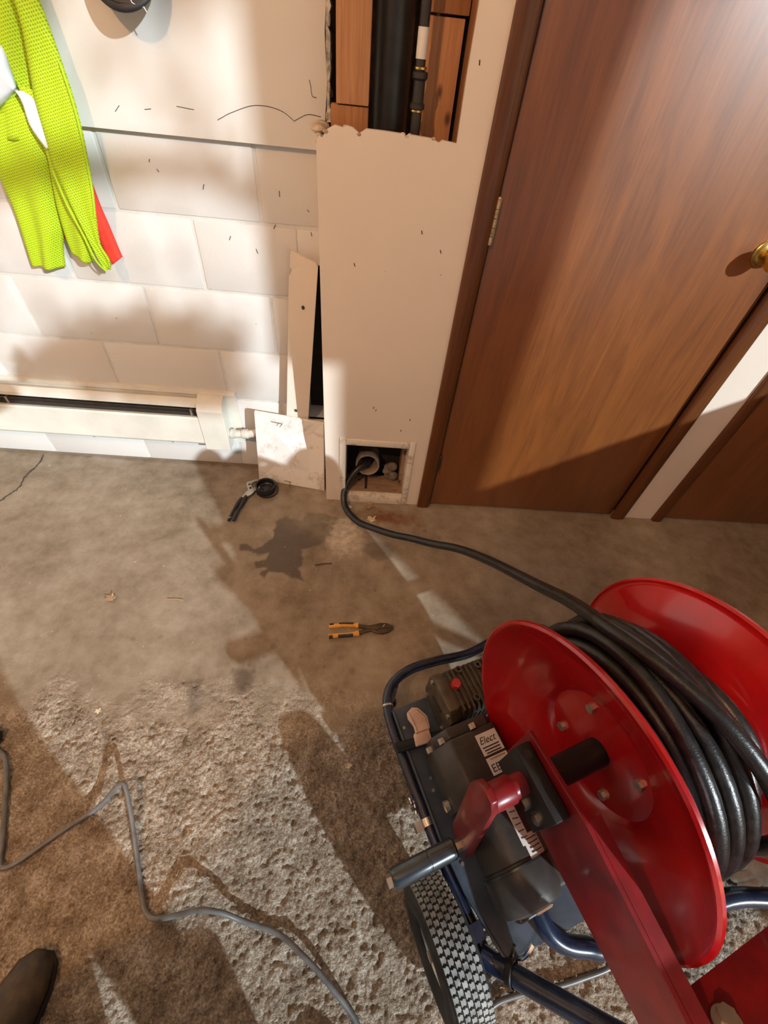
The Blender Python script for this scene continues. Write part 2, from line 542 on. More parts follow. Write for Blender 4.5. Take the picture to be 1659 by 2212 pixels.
# ------------------------------------------------------------------ floor
def make_floor():
    xs = np.concatenate([[-4.2, -3.2, -2.4, -1.9], np.arange(-1.62, 1.62, 0.0036), [1.9, 2.4, 3.2, 4.2, 5.0]])
    ys = np.concatenate([[-2.6, -2.3, -2.0], np.arange(-1.74, -0.90, 0.0031), np.arange(-0.90, 0.0, 0.0055), [0.0, 0.14]])
    X, Y = np.meshgrid(xs, ys)
    n1 = vnoise(X, Y, 0.09, 1); n2 = vnoise(X, Y, 0.03, 2)
    mask = sstep(-0.93, -1.16, Y + (n1 - 0.5) * 0.16 + (n2 - 0.5) * 0.05)
    d1, v1 = worley(X, Y, 0.0135, 3); d2, v2 = worley(X, Y, 0.0080, 4)
    big = vnoise(X, Y, 0.05, 5)
    st1 = np.sqrt(np.clip(1 - (d1 / 0.62) ** 2, 0, 1)) * np.clip(v1 * 1.5 - 0.35, 0, 1)
    st2 = np.sqrt(np.clip(1 - (d2 / 0.66) ** 2, 0, 1)) * np.clip(v2 * 1.3 - 0.2, 0, 1)
    pit = np.clip(0.30 - vnoise(X, Y, 0.0125, 8), 0, 0.3) * 3.3
    Z = mask * (0.0036 * st1 + 0.0030 * st2 - 0.0075 * pit + 0.0022 * (big - 0.5) + 0.0012 * vnoise(X, Y, 0.0062, 12))
    Z += (vnoise(X, Y, 0.12, 6) - 0.5) * 0.0012 + (vnoise(X, Y, 0.03, 7) - 0.5) * 0.0005
    Z -= 0.0012
    wob = (vnoise(X, Y, 0.022, 9) - 0.5) * 0.016 + (vnoise(X, Y, 0.01, 10) - 0.5) * 0.008
    polys = [
        [(-0.424,-0.454),(-0.397,-0.440),(-0.365,-0.467),(-0.325,-0.449),(-0.298,-0.406),(-0.298,-0.323),(-0.271,-0.296),(-0.202,-0.315),(-0.180,-0.276),(-0.114,-0.266),(-0.055,-0.291),(-0.092,-0.391),(-0.098,-0.426),(-0.184,-0.455),(-0.169,-0.497),(-0.173,-0.529),(-0.189,-0.541),(-0.155,-0.599),(-0.234,-0.574),(-0.286,-0.567),(-0.293,-0.598),(-0.317,-0.579),(-0.297,-0.554),(-0.331,-0.550),(-0.343,-0.530),(-0.312,-0.517),(-0.301,-0.485),(-0.333,-0.497),(-0.363,-0.478),(-0.406,-0.477)],
        [(0.063,-0.408),(0.099,-0.389),(0.155,-0.408),(0.173,-0.437),(0.164,-0.475),(0.129,-0.499),(0.084,-0.480),(0.056,-0.449)],
        [(-0.323,-0.937),(-0.298,-0.921),(-0.266,-0.942),(-0.265,-0.977),(-0.288,-0.999),(-0.315,-0.972)],
        [(-0.437,-0.977),(-0.413,-0.966),(-0.391,-1.009),(-0.389,-1.049),(-0.416,-1.069),(-0.434,-1.031)]]
    wet = np.zeros(X.shape)
    for i, p in enumerate(polys):
        d = poly_dist(X, Y, p) + wob * (1.0 if i else 0.7)
        e = 0.005 if i == 0 else 0.013
        amt = (1.0, 0.6, 0.8, 0.6)[i]
        if i == 0:      # the stain dries out towards the wall
            amt = 1.0 - 0.55 * sstep(-0.42, -0.30, Y + (X + 0.2) * 0.5)
        wet = np.maximum(wet, amt * (1 - sstep(-e, e, d)))
    for (x, y) in [(-0.312,-0.827),(-0.219,-0.849),(-0.170,-0.901),(-0.155,-0.862),(-0.125,-0.881),(-0.241,-0.886),(-0.281,-0.916),(-0.104,-0.836),(-0.263,-0.934),(-0.286,-0.314),(0.0,-0.878),(0.039,-0.922),(-0.049,-0.911),(0.105,-0.623),(0.217,-0.837),(-0.66,-0.845),(-0.58,-0.835),(-0.05,-0.70),(0.30,-0.33),(0.36,-0.36)]:
        r = random.uniform(0.004, 0.011)
        wet = np.maximum(wet, random.uniform(0.35, 0.65) * (1 - sstep(r * 0.4, r * 1.5, np.hypot(X - x, Y - y) + wob * 0.35)))
    rust = 0.9 * np.exp(-(((X - 0.12) / 0.13) ** 2 + ((Y + 0.26) / 0.05) ** 2)) + 0.5 * np.exp(-(((X - 0.26) / 0.1) ** 2 + ((Y + 0.3) / 0.05) ** 2))
    rust += 0.55 * np.exp(-(((X + 0.35) / 0.5) ** 2 + ((Y + 0.015) / 0.035) ** 2))
    dust = np.exp(-(((X + 0.02) / 0.10) ** 2 + ((Y + 0.40) / 0.10) ** 2)) + 0.5 * np.exp(-(((X - 0.05) / 0.2) ** 2 + ((Y + 0.30) / 0.04) ** 2))
    seam = np.exp(-((Y + 0.012 + 0.01 * (n2 - 0.5)) / 0.012) ** 2) * (0.4 + 0.6 * n2)
    nx, ny = len(xs), len(ys)
    me = bpy.data.meshes.new('floor')
    V = np.stack([X, Y, Z], -1).reshape(-1, 3).astype(np.float32)
    idx = np.arange(nx * ny).reshape(ny, nx)
    Q = np.stack([idx[:-1, :-1], idx[:-1, 1:], idx[1:, 1:], idx[1:, :-1]], -1).reshape(-1, 4).astype(np.int32)
    me.vertices.add(len(V)); me.vertices.foreach_set('co', V.ravel())
    me.loops.add(Q.size); me.loops.foreach_set('vertex_index', Q.ravel())
    me.polygons.add(len(Q)); me.polygons.foreach_set('loop_start', np.arange(0, Q.size, 4, dtype=np.int32))
    me.polygons.foreach_set('use_smooth', np.ones(len(Q), bool))
    me.update(calc_edges=True)
    for nm, arr in (('rough', mask), ('wet', wet), ('rust', rust), ('dust', dust), ('seam', seam)):
        at = me.attributes.new(nm, 'FLOAT', 'POINT')
        at.data.foreach_set('value', arr.astype(np.float32).ravel())
    me.materials.append(MATS['concrete_floor'])
    o = bpy.data.objects.new('floor', me)
    COL.objects.link(o)
    struct(o, 'stained concrete floor, smooth by the wall and pitted near the camera')
    ck = MB()
    pts = [(-1.377,-0.305,0),(-1.364,-0.266,0),(-1.348,-0.223,0),(-1.358,-0.150,0),(-1.347,-0.101,0),(-1.354,-0.024,0)]
    P = [Vector(p) + Vector((random.uniform(-.004, .004), 0, 0.0004)) for p in spline(pts, 6)]
    for i in range(len(P) - 1):
        w = random.uniform(0.0012, 0.0026)
        ck.tube([P[i], P[i + 1]], [w, w], 5)
    ck.build('crack', 'floor_crack', o)
    dw = MB().box((-9, -14, -0.06), (14, -2.6, -0.012)).build('trim_1', 'driveway')
    struct(dw, 'concrete driveway outside the garage opening')
    return o
floor = make_floor()

# ------------------------------------------------------------------ garage shell
struct(bx((-4.2, -2.6, 3.0), (5.0, 0.2, 3.1), 'ceiling', 'ceiling_white'))
struct(bx((-2.9, -2.6, 0), (-2.8, 0.16, 3.0), 'wall_left', 'plaster_paint'))
struct(bx((4.3, -2.6, 0), (4.4, 0.16, 3.0), 'wall_right', 'plaster_paint'))
struct(bx((-2.9, -2.66, 2.93), (2.12, -2.58, 3.0), 'wall_header', 'plaster_paint'), 'wall above the left garage bay behind the camera')
struct(bx((2.58, -2.66, 2.95), (4.4, -2.58, 3.0), 'trim_8', 'plaster_paint'), 'beam above the right garage bay behind the camera')
struct(bx((2.12, -2.70, 0), (2.58, -2.54, 3.0), 'wall_shade_post', 'plaster_paint'), 'unseen post added behind the camera to shade the partition and door')  # added occluder, casts the band of shade on partition and door
struct(bx((-2.9, -2.66, 0), (-1.9, -2.58, 2.93), 'wall_jamb', 'plaster_paint'))
struct(bx((2.02, -2.68, 2.06), (2.12, -2.56, 2.93), 'trim_9', 'plaster_paint'), 'unseen block added on the post to shade the upper wall')  # added to keep the sun off the wall beside the upper opening

# block wall ------------------------------------------------------------
XR = -0.108
wall = MB().box((-2.8, 0.0024, 0), (-0.2, 0.14, 1.14)).box((-0.2, 0.0014, 0.85), (XR, 0.14, 1.14)).box((-0.2, 0.0014, 0), (XR, 0.14, 0.27)).build('wall_front', 'mortar')
struct(wall, 'painted concrete block wall')
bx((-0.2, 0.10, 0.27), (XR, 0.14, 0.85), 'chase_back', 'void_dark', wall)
CH, BL, J = 0.2032, 0.4064, 0.0045
J0 = -1.111
rows = [(0.542 - 3 * CH, 0.5), (0.542 - 2 * CH, 0.0), (0.542 - CH, 0.5), (0.542, 0.0), (0.542 + CH, 0.5), (0.542 + 2 * CH, 0.0)]
def add_block(x0, x1, z0, z1):
    if x1 - x0 < 0.012 or z1 - z0 < 0.012:
        return
    dy = random.uniform(-0.0010, 0.0004)
    MB().box((x0, dy, z0), (x1, 0.02, z1), 0.0035).build('block', 'block_paint', wall, smooth=True)
for z, sh in rows:
    k0 = -5
    for k in range(k0, 5):
        x0 = J0 + (k + sh) * BL + J; x1 = J0 + (k + 1 + sh) * BL - J
        x0 = max(x0, -2.8); x1 = min(x1, XR)
        z0 = max(z + J, 0.0); z1 = min(z + CH - J, 1.135)
        if x1 <= x0 + 0.01 or z1 <= z0: continue
        if x1 > -0.2 and z1 > 0.27 and z0 < 0.85:
            add_block(x0, min(x1, -0.2), z0, z1)
            if z1 > 0.85: add_block(max(x0, -0.199), x1, 0.85, z1)
            if z0 < 0.27: add_block(max(x0, -0.199), x1, z0, 0.27)
        else:
            add_block(x0, x1, z0, z1)
# thicker plaster above the ledge
pz = [(-2.8, 1.135), (-0.13, 1.133), (-0.112, 1.160), (-0.108, 1.195), (-0.102, 1.26), (-0.106, 1.34), (-0.100, 1.42), (-0.104, 1.6), (-0.1, 3.0), (-2.8, 3.0)]
MB().prism(pz, (-0.020, 0.004), XZ).build('upper_plaster', 'plaster_paint', wall)
bx((-2.8, 0.0041, 1.14), (-0.104, 0.14, 3.0), 'upper_core', 'cement_edge', wall)
for pts in ([(-0.47, 1.19), (-0.43, 1.187)], [(-0.375, 1.172), (-0.33, 1.192), (-0.275, 1.207), (-0.22, 1.203), (-0.185, 1.185)], [(-0.185, 1.185), (-0.15, 1.2), (-0.118, 1.198)],
            [(-0.145, 1.262), (-0.14, 1.25), (-0.139, 1.235), (-0.128, 1.232)], [(-0.625, 1.168), (-0.61, 1.18)], [(-0.55, 1.178), (-0.535, 1.18)]):
    P = [(x + random.uniform(-.001, .001), -0.0202, z) for x, _, z in [(p.x, 0, p.z) for p in spline([(a, 0, b) for a, b in pts], 5)]]
    MB().tube(P, 0.0007, 5).build('crack', 'crack_dark', wall)
for (x, z) in ((-0.58, 1.07), (-0.56, 1.05), (-0.45, 1.02), (-0.32, 0.87), (-0.265, 0.94), (-0.155, 0.93), (-0.16, 0.99), (-0.40, 0.90), (-0.24, 1.02)):
    P = [(x, -0.0016, z), (x + random.uniform(-.006, .006), -0.0016, z + random.uniform(.005, .014))]
    MB().tube(P, 0.0009, 5).build('scuff', 'crack_dark', wall)
rag = [(-0.1035, 1.19)]
zz = 1.19
while zz < 2.2:
    rag.append((-0.092 + random.uniform(-0.007, 0.004), zz)); zz += random.uniform(0.006, 0.02)
rag.append((-0.1035, zz))
MB().prism(rag, (-0.0195, 0.02), XZ).build('ragged_edge', 'broken_plaster', wall)
# broken plaster edge beside the opening
for i in range(26):
    z = random.uniform(1.195, 1.42); x = -0.101 + random.uniform(-0.006, 0.008); y = random.uniform(-0.03, 0.03)
    m = MB()
    s = random.uniform(0.003, 0.008)
    m.sphere((x, y, z), s, (random.uniform(.5, 1), 1, random.uniform(.8, 2.2)), 7, 5)
    m.build('plaster_chip', random.choice(['cement_edge', 'torn_paper']), wall)
MB().sphere((-0.108, -0.13, 1.193), 0.022, (1.0, 2.2, 0.55), 14, 8).build('plaster_lump', 'torn_paper', wall, smooth=True)

# drywall partition -------------------------------------------------------
YP = -0.187
part_w = MB()
top = [(-0.112, 1.176), (-0.106, 1.186), (-0.098, 1.183), (-0.088, 1.197), (-0.07, 1.206), (-0.052, 1.203), (-0.044, 1.207), (-0.03, 1.205), (-0.015, 1.196), (0.0, 1.205), (0.04, 1.2045), (0.085, 1.203), (0.088, 1.197), (0.094, 1.203), (0.15, 1.200), (0.165, 1.194), (0.172, 1.199), (0.205, 1.196)]
part_w.prism([(-0.112, 0), (-0.057, 0), (-0.057, 0.336)] + [(0.227, 0.336), (0.227, 0.0), (0.275, 0.0), (0.275, 3.0), (0.207, 3.0), (0.2045, 1.9), (0.206, 1.4), (0.204, 1.3)] + list(reversed(top)), (YP, YP + 0.013), XZ)
part_w.box((-0.112, YP + 0.013, 0), (-0.099, 0.0, 1.172))
wp = part_w.build('wall_partition', 'drywall_paint')
struct(wp, 'peach-lit drywall partition with two openings cut in it')
bx((1.19, YP, 0), (1.315, YP + 0.013, 3.0), 'strip_panel', 'drywall_paint', wp)
bx((2.22, YP, 0), (4.3, YP + 0.013, 3.0), 'end_panel', 'drywall_paint', wp)
bx((0.275, YP, 2.06), (4.3, YP + 0.013, 3.0), 'over_door_panel', 'drywall_paint', wp)
for (x, z) in ((0.06, 0.48), (0.07, 0.47), (0.165, 0.39), (0.19, 0.44), (-0.02, 0.93), (0.15, 1.02), (0.225, 1.33), (0.205, 0.98)):
    MB().tube([(x, YP - 0.0004, z), (x + random.uniform(-.004, .004), YP - 0.0004, z - 0.008)], 0.0012, 5).build('scuff', 'crack_dark', wp)
for i in range(14):
    t = random.choice(top)
    MB().sphere((t[0] + random.uniform(-.004, .004), YP + random.uniform(-.002, .008), t[1] + random.uniform(-.004, .001)), random.uniform(.002, .005), (1.4, .5, .8), 7, 5).build('torn_edge', 'torn_paper', wp)
# framing inside the openings
bx((-0.104, 0.05, 1.14), (0.275, 0.07, 3.0), 'cavity_back', 'cavity_dark', wp)  # very dark brown plane closing the cavity
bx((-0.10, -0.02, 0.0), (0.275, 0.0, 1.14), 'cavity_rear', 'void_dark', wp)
bx((-0.072, -0.125, 1.236), (0.001, -0.085, 2.4), 'stud', 'raw_pine', wp, bev=0.002)
bx((-0.085, -0.120, 1.10), (0.001, -0.09, 1.234), 'blocking', 'aged_pine', wp, bev=0.002)
bx((0.11, -0.055, 1.0), (0.20, -0.035, 1.384), 'back_board', 'raw_pine', wp, bev=0.002)
bx((0.11, -0.060, 1.388), (0.206, -0.04, 1.9), 'back_board', 'aged_pine', wp, bev=0.002)
bx((0.2075, -0.172, 0.9), (0.246, -0.06, 2.4), 'jamb_stud', 'aged_pine', wp, bev=0.002)
bx((0.20, -0.034, 0.9), (0.25, 0.04, 2.4), 'gap_shade', 'void_dark', wp)  # dark box painted as the shade in the gap by the jamb

# access opening trim
for a, b, nm in (((-0.057, -0.192, 0.0), (-0.033, -0.10, 0.336), 'frame_side'), ((0.205, -0.192, 0.0), (0.227, -0.10, 0.336), 'frame_side'),
                 ((-0.033, -0.191, 0.306), (0.205, -0.12, 0.334), 'frame_top'), ((-0.033, -0.1935, 0.0), (0.205, -0.15, 0.044), 'frame_bottom')):
    bx(a, b, nm, 'scuffed_white', wp, bev=0.002)
MB().prism([(-0.17, 0.0), (-0.17, 0.049), (-0.055, 0.034), (-0.055, 0.0)], (-0.033, 0.205), lambda a, b, h: (h, a, b)).build('sill', 'old_sill', wp)
MB().prism([(-0.155, 0.044), (-0.155, 0.0505), (-0.06, 0.0385), (-0.06, 0.03)], (0.046, 0.056), lambda a, b, h: (h, a, b)).build('drip_stain', 'void_dark', wp)
bx((0.19, -0.12, 0.03), (0.205, -0.04, 0.306), 'inner_cheek', 'old_sill', wp)

# ------------------------------------------------------------------ doors and casings
def casing(name, x0, x1, label):
    prof = [(x0, YP), (x0, YP - 0.009), (x0 + 0.004, YP - 0.014), ((x0 + x1) / 2, YP - 0.016), (x1 - 0.006, YP - 0.013), (x1, YP - 0.007), (x1, YP)]
    o = MB().prism(prof, (0.0, 2.06), lambda a, b, h: (a, b, h)).build(name, 'casing_stain', smooth=True, angle=50)
    return struct(o, label)
casing('trim_2', 0.275, 0.326, 'brown stained casing on the hinge side of the door')
casing('trim_3', 1.131, 1.19, 'brown stained casing on the latch side of the door')
casing('trim_4', 1.315, 1.361, 'brown stained casing beside the narrow white strip')
struct(bx((0.275, YP - 0.014, 2.0), (1.19, YP, 2.06), 'trim_5', 'casing_stain'))
d1 = bx((0.330, YP + 0.006, 0.010), (1.127, YP + 0.04, 1.997), 'door_1', 'door_veneer', bev=0.002)
struct(d1, 'flat reddish-brown veneer door')
d2 = bx((1.366, YP + 0.006, 0.010), (2.16, YP + 0.04, 1.997), 'door_2', 'door_veneer', bev=0.002)
struct(d2, 'second brown veneer door at the right edge')
bx((0.326, YP + 0.042, 0), (2.2, YP + 0.06, 2.06), 'door_stop', 'void_dark', d1)
casing('trim_6', 2.165, 2.22, 'brown stained casing on the far side of the second door')
for nm, z0, z1, mt in (('hinge', 1.003, 1.102, 'hinge_worn'), ('hinge', 0.206, 0.279, 'plier_dark')):
    h = MB()
    n = 5
    dz = (z1 - z0) / n
    for i in range(n):
        h.cyl((0.3285, YP - 0.006, z0 + i * dz + 0.0008), (0.3285, YP - 0.006, z0 + (i + 1) * dz - 0.0008), 0.0052, 10)
    h.sphere((0.3285, YP - 0.006, z1 + 0.002), 0.005, (1, 1, 0.8), 8, 6)
    h.box((0.3285, YP - 0.002, z0), (0.336, YP + 0.008, z1))
    h.build(nm, mt, d1, smooth=True)
kb = MB().lathe([(0.0, 0.0), (0.034, 0.0), (0.034, 0.004), (0.030, 0.008), (0.014, 0.010), (0.012, 0.026), (0.016, 0.032), (0.026, 0.040), (0.0285, 0.052), (0.024, 0.064), (0.012, 0.070), (0.0, 0.071)], (1.060, YP + 0.006, 1.038), (0, -1, 0), 32).build('door_knob', 'brass', d1, smooth=True)
MB().lathe([(0.021, 0.0), (0.0295, 0.001), (0.0305, 0.005), (0.0275, 0.009)], (1.060, YP + 0.006, 1.038), (0, -1, 0), 32).build('rosette_ring', 'black_steel', kb, smooth=True)

# ------------------------------------------------------------------ baseboard heater
HX0, HX1 = -2.6, -0.50
ht = empty('baseboard_heater', (-1.5, -0.03, 0.135))
ho = (-1.5, -0.03, 0.135)
tag(ht, 'cream metal baseboard heater along the foot of the block wall', 'heater')
ex = lambda a, b, h: (h, a, b)
MB().prism([(-0.001, 0.13), (-0.001, 0.377), (-0.016, 0.377), (-0.018, 0.362), (-0.006, 0.355), (-0.006, 0.13)], (HX0, -0.474), ex).build('back_plate', 'heater_cream', ht, ho)
MB().prism([(-0.006, 0.345), (-0.030, 0.352), (-0.053, 0.338), (-0.055, 0.326), (-0.051, 0.326), (-0.049, 0.334), (-0.030, 0.346), (-0.006, 0.338)], (HX0, -0.60), ex).build('hood', 'heater_cream', ht, ho)
MB().prism([(-0.052, 0.286), (-0.068, 0.290), (-0.073, 0.284), (-0.073, 0.170), (-0.066, 0.158), (-0.050, 0.158), (-0.050, 0.162), (-0.064, 0.163), (-0.069, 0.172), (-0.069, 0.283), (-0.054, 0.283)], (HX0, -0.60), ex).build('front_panel', 'heater_cream', ht, ho)
MB().box((HX0, -0.05, 0.16), (-0.60, -0.006, 0.30)).build('element_housing', 'void_dark', ht, ho)
MB().tube([(HX0, -0.045, 0.308), (-0.60, -0.045, 0.308)], 0.0085, 12).build('heating_tube', 'heater_fin', ht, ho, smooth=True)
for x in (-1.33, -0.645):
    MB().box((x, -0.058, 0.292), (x + 0.008, -0.045, 0.318)).build('bracket', 'zinc', ht, ho)
ec = MB().prism([(-0.001, 0.135), (-0.001, 0.366), (-0.030, 0.368), (-0.060, 0.350), (-0.077, 0.325), (-0.077, 0.140), (-0.07, 0.135)], (-0.612, -0.515), ex).build('end_cap', 'heater_cream', ht, ho, bevel=0.002)
pp = MB()
pp.tube(spline([(-0.516, -0.045, 0.205), (-0.47, -0.045, 0.205), (-0.42, -0.045, 0.212), (-0.39, -0.035, 0.215), (-0.36, -0.005, 0.215)], 5), 0.0155, 14)
pp.cyl((-0.508, -0.045, 0.205), (-0.492, -0.045, 0.205), 0.020, 14)
pp.cyl((-0.462, -0.045, 0.206), (-0.44, -0.045, 0.209), 0.0195, 14)
pp.build('supply_pipe', 'pipe_white', ht, ho, smooth=True)
for i in range(9):
    x = random.uniform(-1.3, -0.62)
    P = [(x + 0.02 * k + random.uniform(-.005, .005), -0.0018, 0.118 + 0.012 * math.sin(k * 1.3 + i) + random.uniform(-.006, .006)) for k in range(random.randint(2, 6))]
    MB().tube(P, random.uniform(.0008, .0022), 5).build('flaking_line', 'crack_dark', wall)

# ------------------------------------------------------------------ loose boards at the wall
pn = empty('access_panel', (-0.27, -0.115, 0))
po = (-0.27, -0.115, 0)
tag(pn, 'square white painted access panel leaning low on the wall beside the partition', 'panel')
pv = [(-0.414, -0.092, 0.0), (-0.127, -0.138, 0.0), (-0.129, -0.072, 0.306), (-0.394, -0.066, 0.335)]
th = Vector((0.02, 0.010, 0.0035))
m = MB(); m.add([Vector(p) for p in pv] + [Vector(p) + Vector((0.002, 0.010, 0.001)) for p in pv], [(0, 1, 2, 3), (7, 6, 5, 4), (0, 4, 5, 1), (1, 5, 6, 2), (2, 6, 7, 3), (3, 7, 4, 0)])
m.build('board', 'panel_white', pn, po, bevel=0.001)
MB().tube([(-0.332, -0.071, 0.298), (-0.300, -0.083, 0.302), (-0.286, -0.088, 0.304)], 0.0016, 7).tube([(-0.286, -0.090, 0.305), (-0.297, -0.090, 0.290)], 0.0015, 7).build('bent_nail', 'nail_steel', pn, po)
MB().tube([(-0.300, -0.107, 0.015), (-0.272, -0.120, 0.022)], 0.0016, 7).tube([(-0.275, -0.122, 0.024), (-0.278, -0.13, 0.004)], 0.0014, 7).build('bent_nail', 'nail_steel', pn, po)
sb = MB()
front = [(-0.215, -0.034, 0.897), (-0.141, -0.030, 0.866), (-0.136, -0.030, 0.858), (-0.222, -0.055, 0.004), (-0.302, -0.058, 0.004), (-0.219, -0.035, 0.85), (-0.214, -0.034, 0.842), (-0.2185, -0.034, 0.835)]
front = [(-0.215, -0.034, 0.897), (-0.141, -0.034, 0.868), (-0.136, -0.034, 0.858), (-0.222, -0.058, 0.002), (-0.304, -0.058, 0.002), (-0.2255, -0.036, 0.825), (-0.2195, -0.036, 0.832), (-0.2145, -0.035, 0.845), (-0.2205, -0.035, 0.852)]
n = len(front)
sb.add(front + [(x, y + 0.011, z) for x, y, z in front], [tuple(range(n)), tuple(reversed(range(n, 2 * n)))] + [(i, (i + 1) % n, n + (i + 1) % n, n + i) for i in range(n)])
bo = empty('scrap_board', (-0.26, -0.055, 0.0))
tag(bo, 'tall narrow cream board leaning upright between the block wall and partition', 'board')
sb.build('plank', 'drywall_paint', bo, (-0.26, -0.055, 0.0))
for x, y, z in ((-0.187, -0.0398, 0.735), (-0.235, -0.0535, 0.345)):
    MB().sphere((x, y, z), 0.0052, (1, 0.4, 1.3), 10, 6).build('nail_hole', 'crack_dark', bo, (-0.26, -0.055, 0.0))

# ------------------------------------------------------------------ pipes in the upper opening
o = MB().cyl((0.050, -0.055, 0.85), (0.050, -0.055, 2.45), 0.043, 40).build('drain_stack', 'abs_black', None, (0.05, -0.055, 0.85), smooth=True)
tag(o, 'thick black plastic drain stack inside the upper wall opening', 'pipe')
go = (0.111, -0.128, 0.95)
g = empty('gas_pipe', go)
tag(g, 'thin dark threaded pipe with white label beside the black stack', 'pipe')
MB().cyl((0.109, -0.128, 1.30), (0.106, -0.128, 2.45), 0.0105, 20).build('upper_pipe', 'iron_dark', g, go, smooth=True)
MB().cyl((0.111, -0.128, 0.95), (0.111, -0.128, 1.25), 0.0115, 20).build('lower_pipe', 'iron_dark', g, go, smooth=True)
cp = MB().lathe([(0.0, 0.0), (0.014, 0.0), (0.0165, 0.002), (0.0165, 0.009), (0.0130, 0.013), (0.0125, 0.047), (0.0165, 0.051), (0.0165, 0.060), (0.013, 0.062), (0.0, 0.062)], (0.1105, -0.128, 1.240), (0, 0, 1), 24).build('coupling', 'iron_dark', g, go, smooth=True, angle=30)
for z in (1.3035, 1.2355):
    MB().lathe([(0.0105, 0), (0.0135, 0.001), (0.0135, 0.0045), (0.0105, 0.006)], (0.110, -0.128, z), (0, 0, 1), 20).build('brass_ring', 'brass', g, go, smooth=True)
lb = MB().lathe([(0.0112, 0.0), (0.0112, 0.046)], (0.1085, -0.128, 1.320), (0, 0, 1), 24).build('label', 'label_white', g, go, smooth=True)
for k in range(7):
    z = 1.327 + k * 0.005
    MB().tube([(0.104 + random.uniform(0, .002), -0.1390, z), (0.110 + random.uniform(0, .002), -0.1396, z + random.uniform(-.001, .001))], 0.0006, 4).build('print_mark', 'ink', lb)
# cleanout in the lower opening
co = (0.053, -0.09, 0.10)
c_ = empty('cleanout_fitting', co)
tag(c_, 'round grey drain cleanout fitting open inside the low access opening', 'drain fitting')
ax = Vector((0, -1, 0.16)).normalized()
MB().lathe([(0.040, -0.09), (0.040, 0.0), (0.0425, 0.006), (0.047, 0.007), (0.0495, 0.003), (0.0495, -0.028), (0.046, -0.033), (0.046, -0.09)], (0.053, -0.118, 0.150), ax, 40, closed=True).build('hub', 'cleanout_grey', c_, co, smooth=True)
MB().lathe([(0.0, -0.088), (0.041, -0.088)], (0.053, -0.118, 0.150), ax, 32).build('pipe_throat', 'void_dark', c_, co)
MB().lathe([(0.0395, -0.03), (0.0385, -0.005), (0.0405, -0.001)], (0.053, -0.118, 0.150), ax, 32).build('thread_ring', 'old_sill', c_, co, smooth=True)
rb = MB()
for k in range(5):
    rb.sphere((0.15 + random.uniform(-.018, .022), -0.075 + random.uniform(-.012, .012), 0.05 + k * 0.016), random.uniform(.018, .028), (1, .8, .8), 9, 7)
tag(rb.build('mortar_rubble', 'rubble', None, (0.15, -0.075, 0.03)), 'rough lump of mortar rubble right of the cleanout fitting', 'rubble')

# ------------------------------------------------------------------ hanging vest and cap
def cloth(left, right, y0, amp, waves, name, mat, parent, off, phase=0.0, cols=14, sub=5, top=None):
    Lp = spline([(a, 0, b) for a, b in left], sub); Rp = spline([(a, 0, b) for a, b in right], sub)
    n = min(len(Lp), len(Rp))
    vs, fs = [], []
    for i in range(n):
        a = Lp[int(i * (len(Lp) - 1) / (n - 1))]; b = Rp[int(i * (len(Rp) - 1) / (n - 1))]
        s = i / (n - 1)
        for j in range(cols + 1):
            t = j / cols
            p = a.lerp(b, t)
            y = y0 - amp * (0.25 + 0.75 * s) * math.sin(waves * PI * 2 * t + phase + 1.2 * s) + 0.016 * (2 * t - 1) ** 4
            vs.append((p.x, y, p.z))
    W = cols + 1
    for i in range(n - 1):
        for j in range(cols):
            fs.append((i * W + j, i * W + j + 1, (i + 1) * W + j + 1, (i + 1) * W + j))
    m = MB().add(vs, fs)
    o = m.build(name, mat, parent, off, smooth=True, angle=180)
    md = o.modifiers.new('thickness', 'SOLIDIFY'); md.thickness = 0.0016; md.offset = 0
    return o
vo = (-0.80, -0.05, 0.79)
vest = empty('safety_vest', vo)
tag(vest, 'neon yellow mesh safety vest with silver tape hanging at the upper left', 'vest')
A_l = [(-0.772, 1.62), (-0.758, 1.46), (-0.749,1.336),(-0.761,1.269),(-0.785,1.178),(-0.796,1.092),(-0.798,1.046),(-0.792,0.976),(-0.779,0.906),(-0.770,0.842),(-0.760,0.814)]
A_r = [(-0.758, 1.62), (-0.712, 1.46), (-0.698,1.340),(-0.693,1.246),(-0.693,1.177),(-0.702,1.100),(-0.719,1.013),(-0.736,0.949),(-0.751,0.880),(-0.740,0.844),(-0.746,0.815)]
cloth(A_l, A_r, -0.078, 0.010, 0.9, 'front_panel', 'neon_mesh', vest, vo, 0.4)
cloth([(-0.823,1.205),(-0.820,1.149),(-0.816,1.079),(-0.833,1.011),(-0.846,0.958),(-0.856,0.890),(-0.858,0.842)], [(-0.762,1.193),(-0.780,1.090),(-0.783,1.033),(-0.786,0.972),(-0.784,0.901),(-0.788,0.860),(-0.805,0.821)], -0.062, 0.008, 1.0, 'inner_panel', 'neon_mesh', vest, vo, 2.0)
cloth([(-0.958,1.138),(-0.967,1.067),(-0.973,0.994),(-0.974,0.936),(-0.985,0.866),(-0.994,0.811),(-0.996,0.794)], [(-0.800,1.157),(-0.815,1.078),(-0.835,0.999),(-0.855,0.934),(-0.862,0.905),(-0.888,0.850),(-0.908,0.793)], -0.050, 0.012, 1.5, 'side_panel', 'neon_mesh', vest, vo, 1.0)
cloth([(-0.79, 1.62), (-0.83, 1.46), (-0.873,1.328),(-0.917,1.256),(-0.954,1.178),(-0.996,1.090)], [(-0.76, 1.62), (-0.745, 1.46), (-0.745,1.337),(-0.762,1.267),(-0.785,1.190),(-0.800,1.102)], -0.044, 0.010, 1.7, 'back_panel', 'neon_mesh', vest, vo, 0.3)
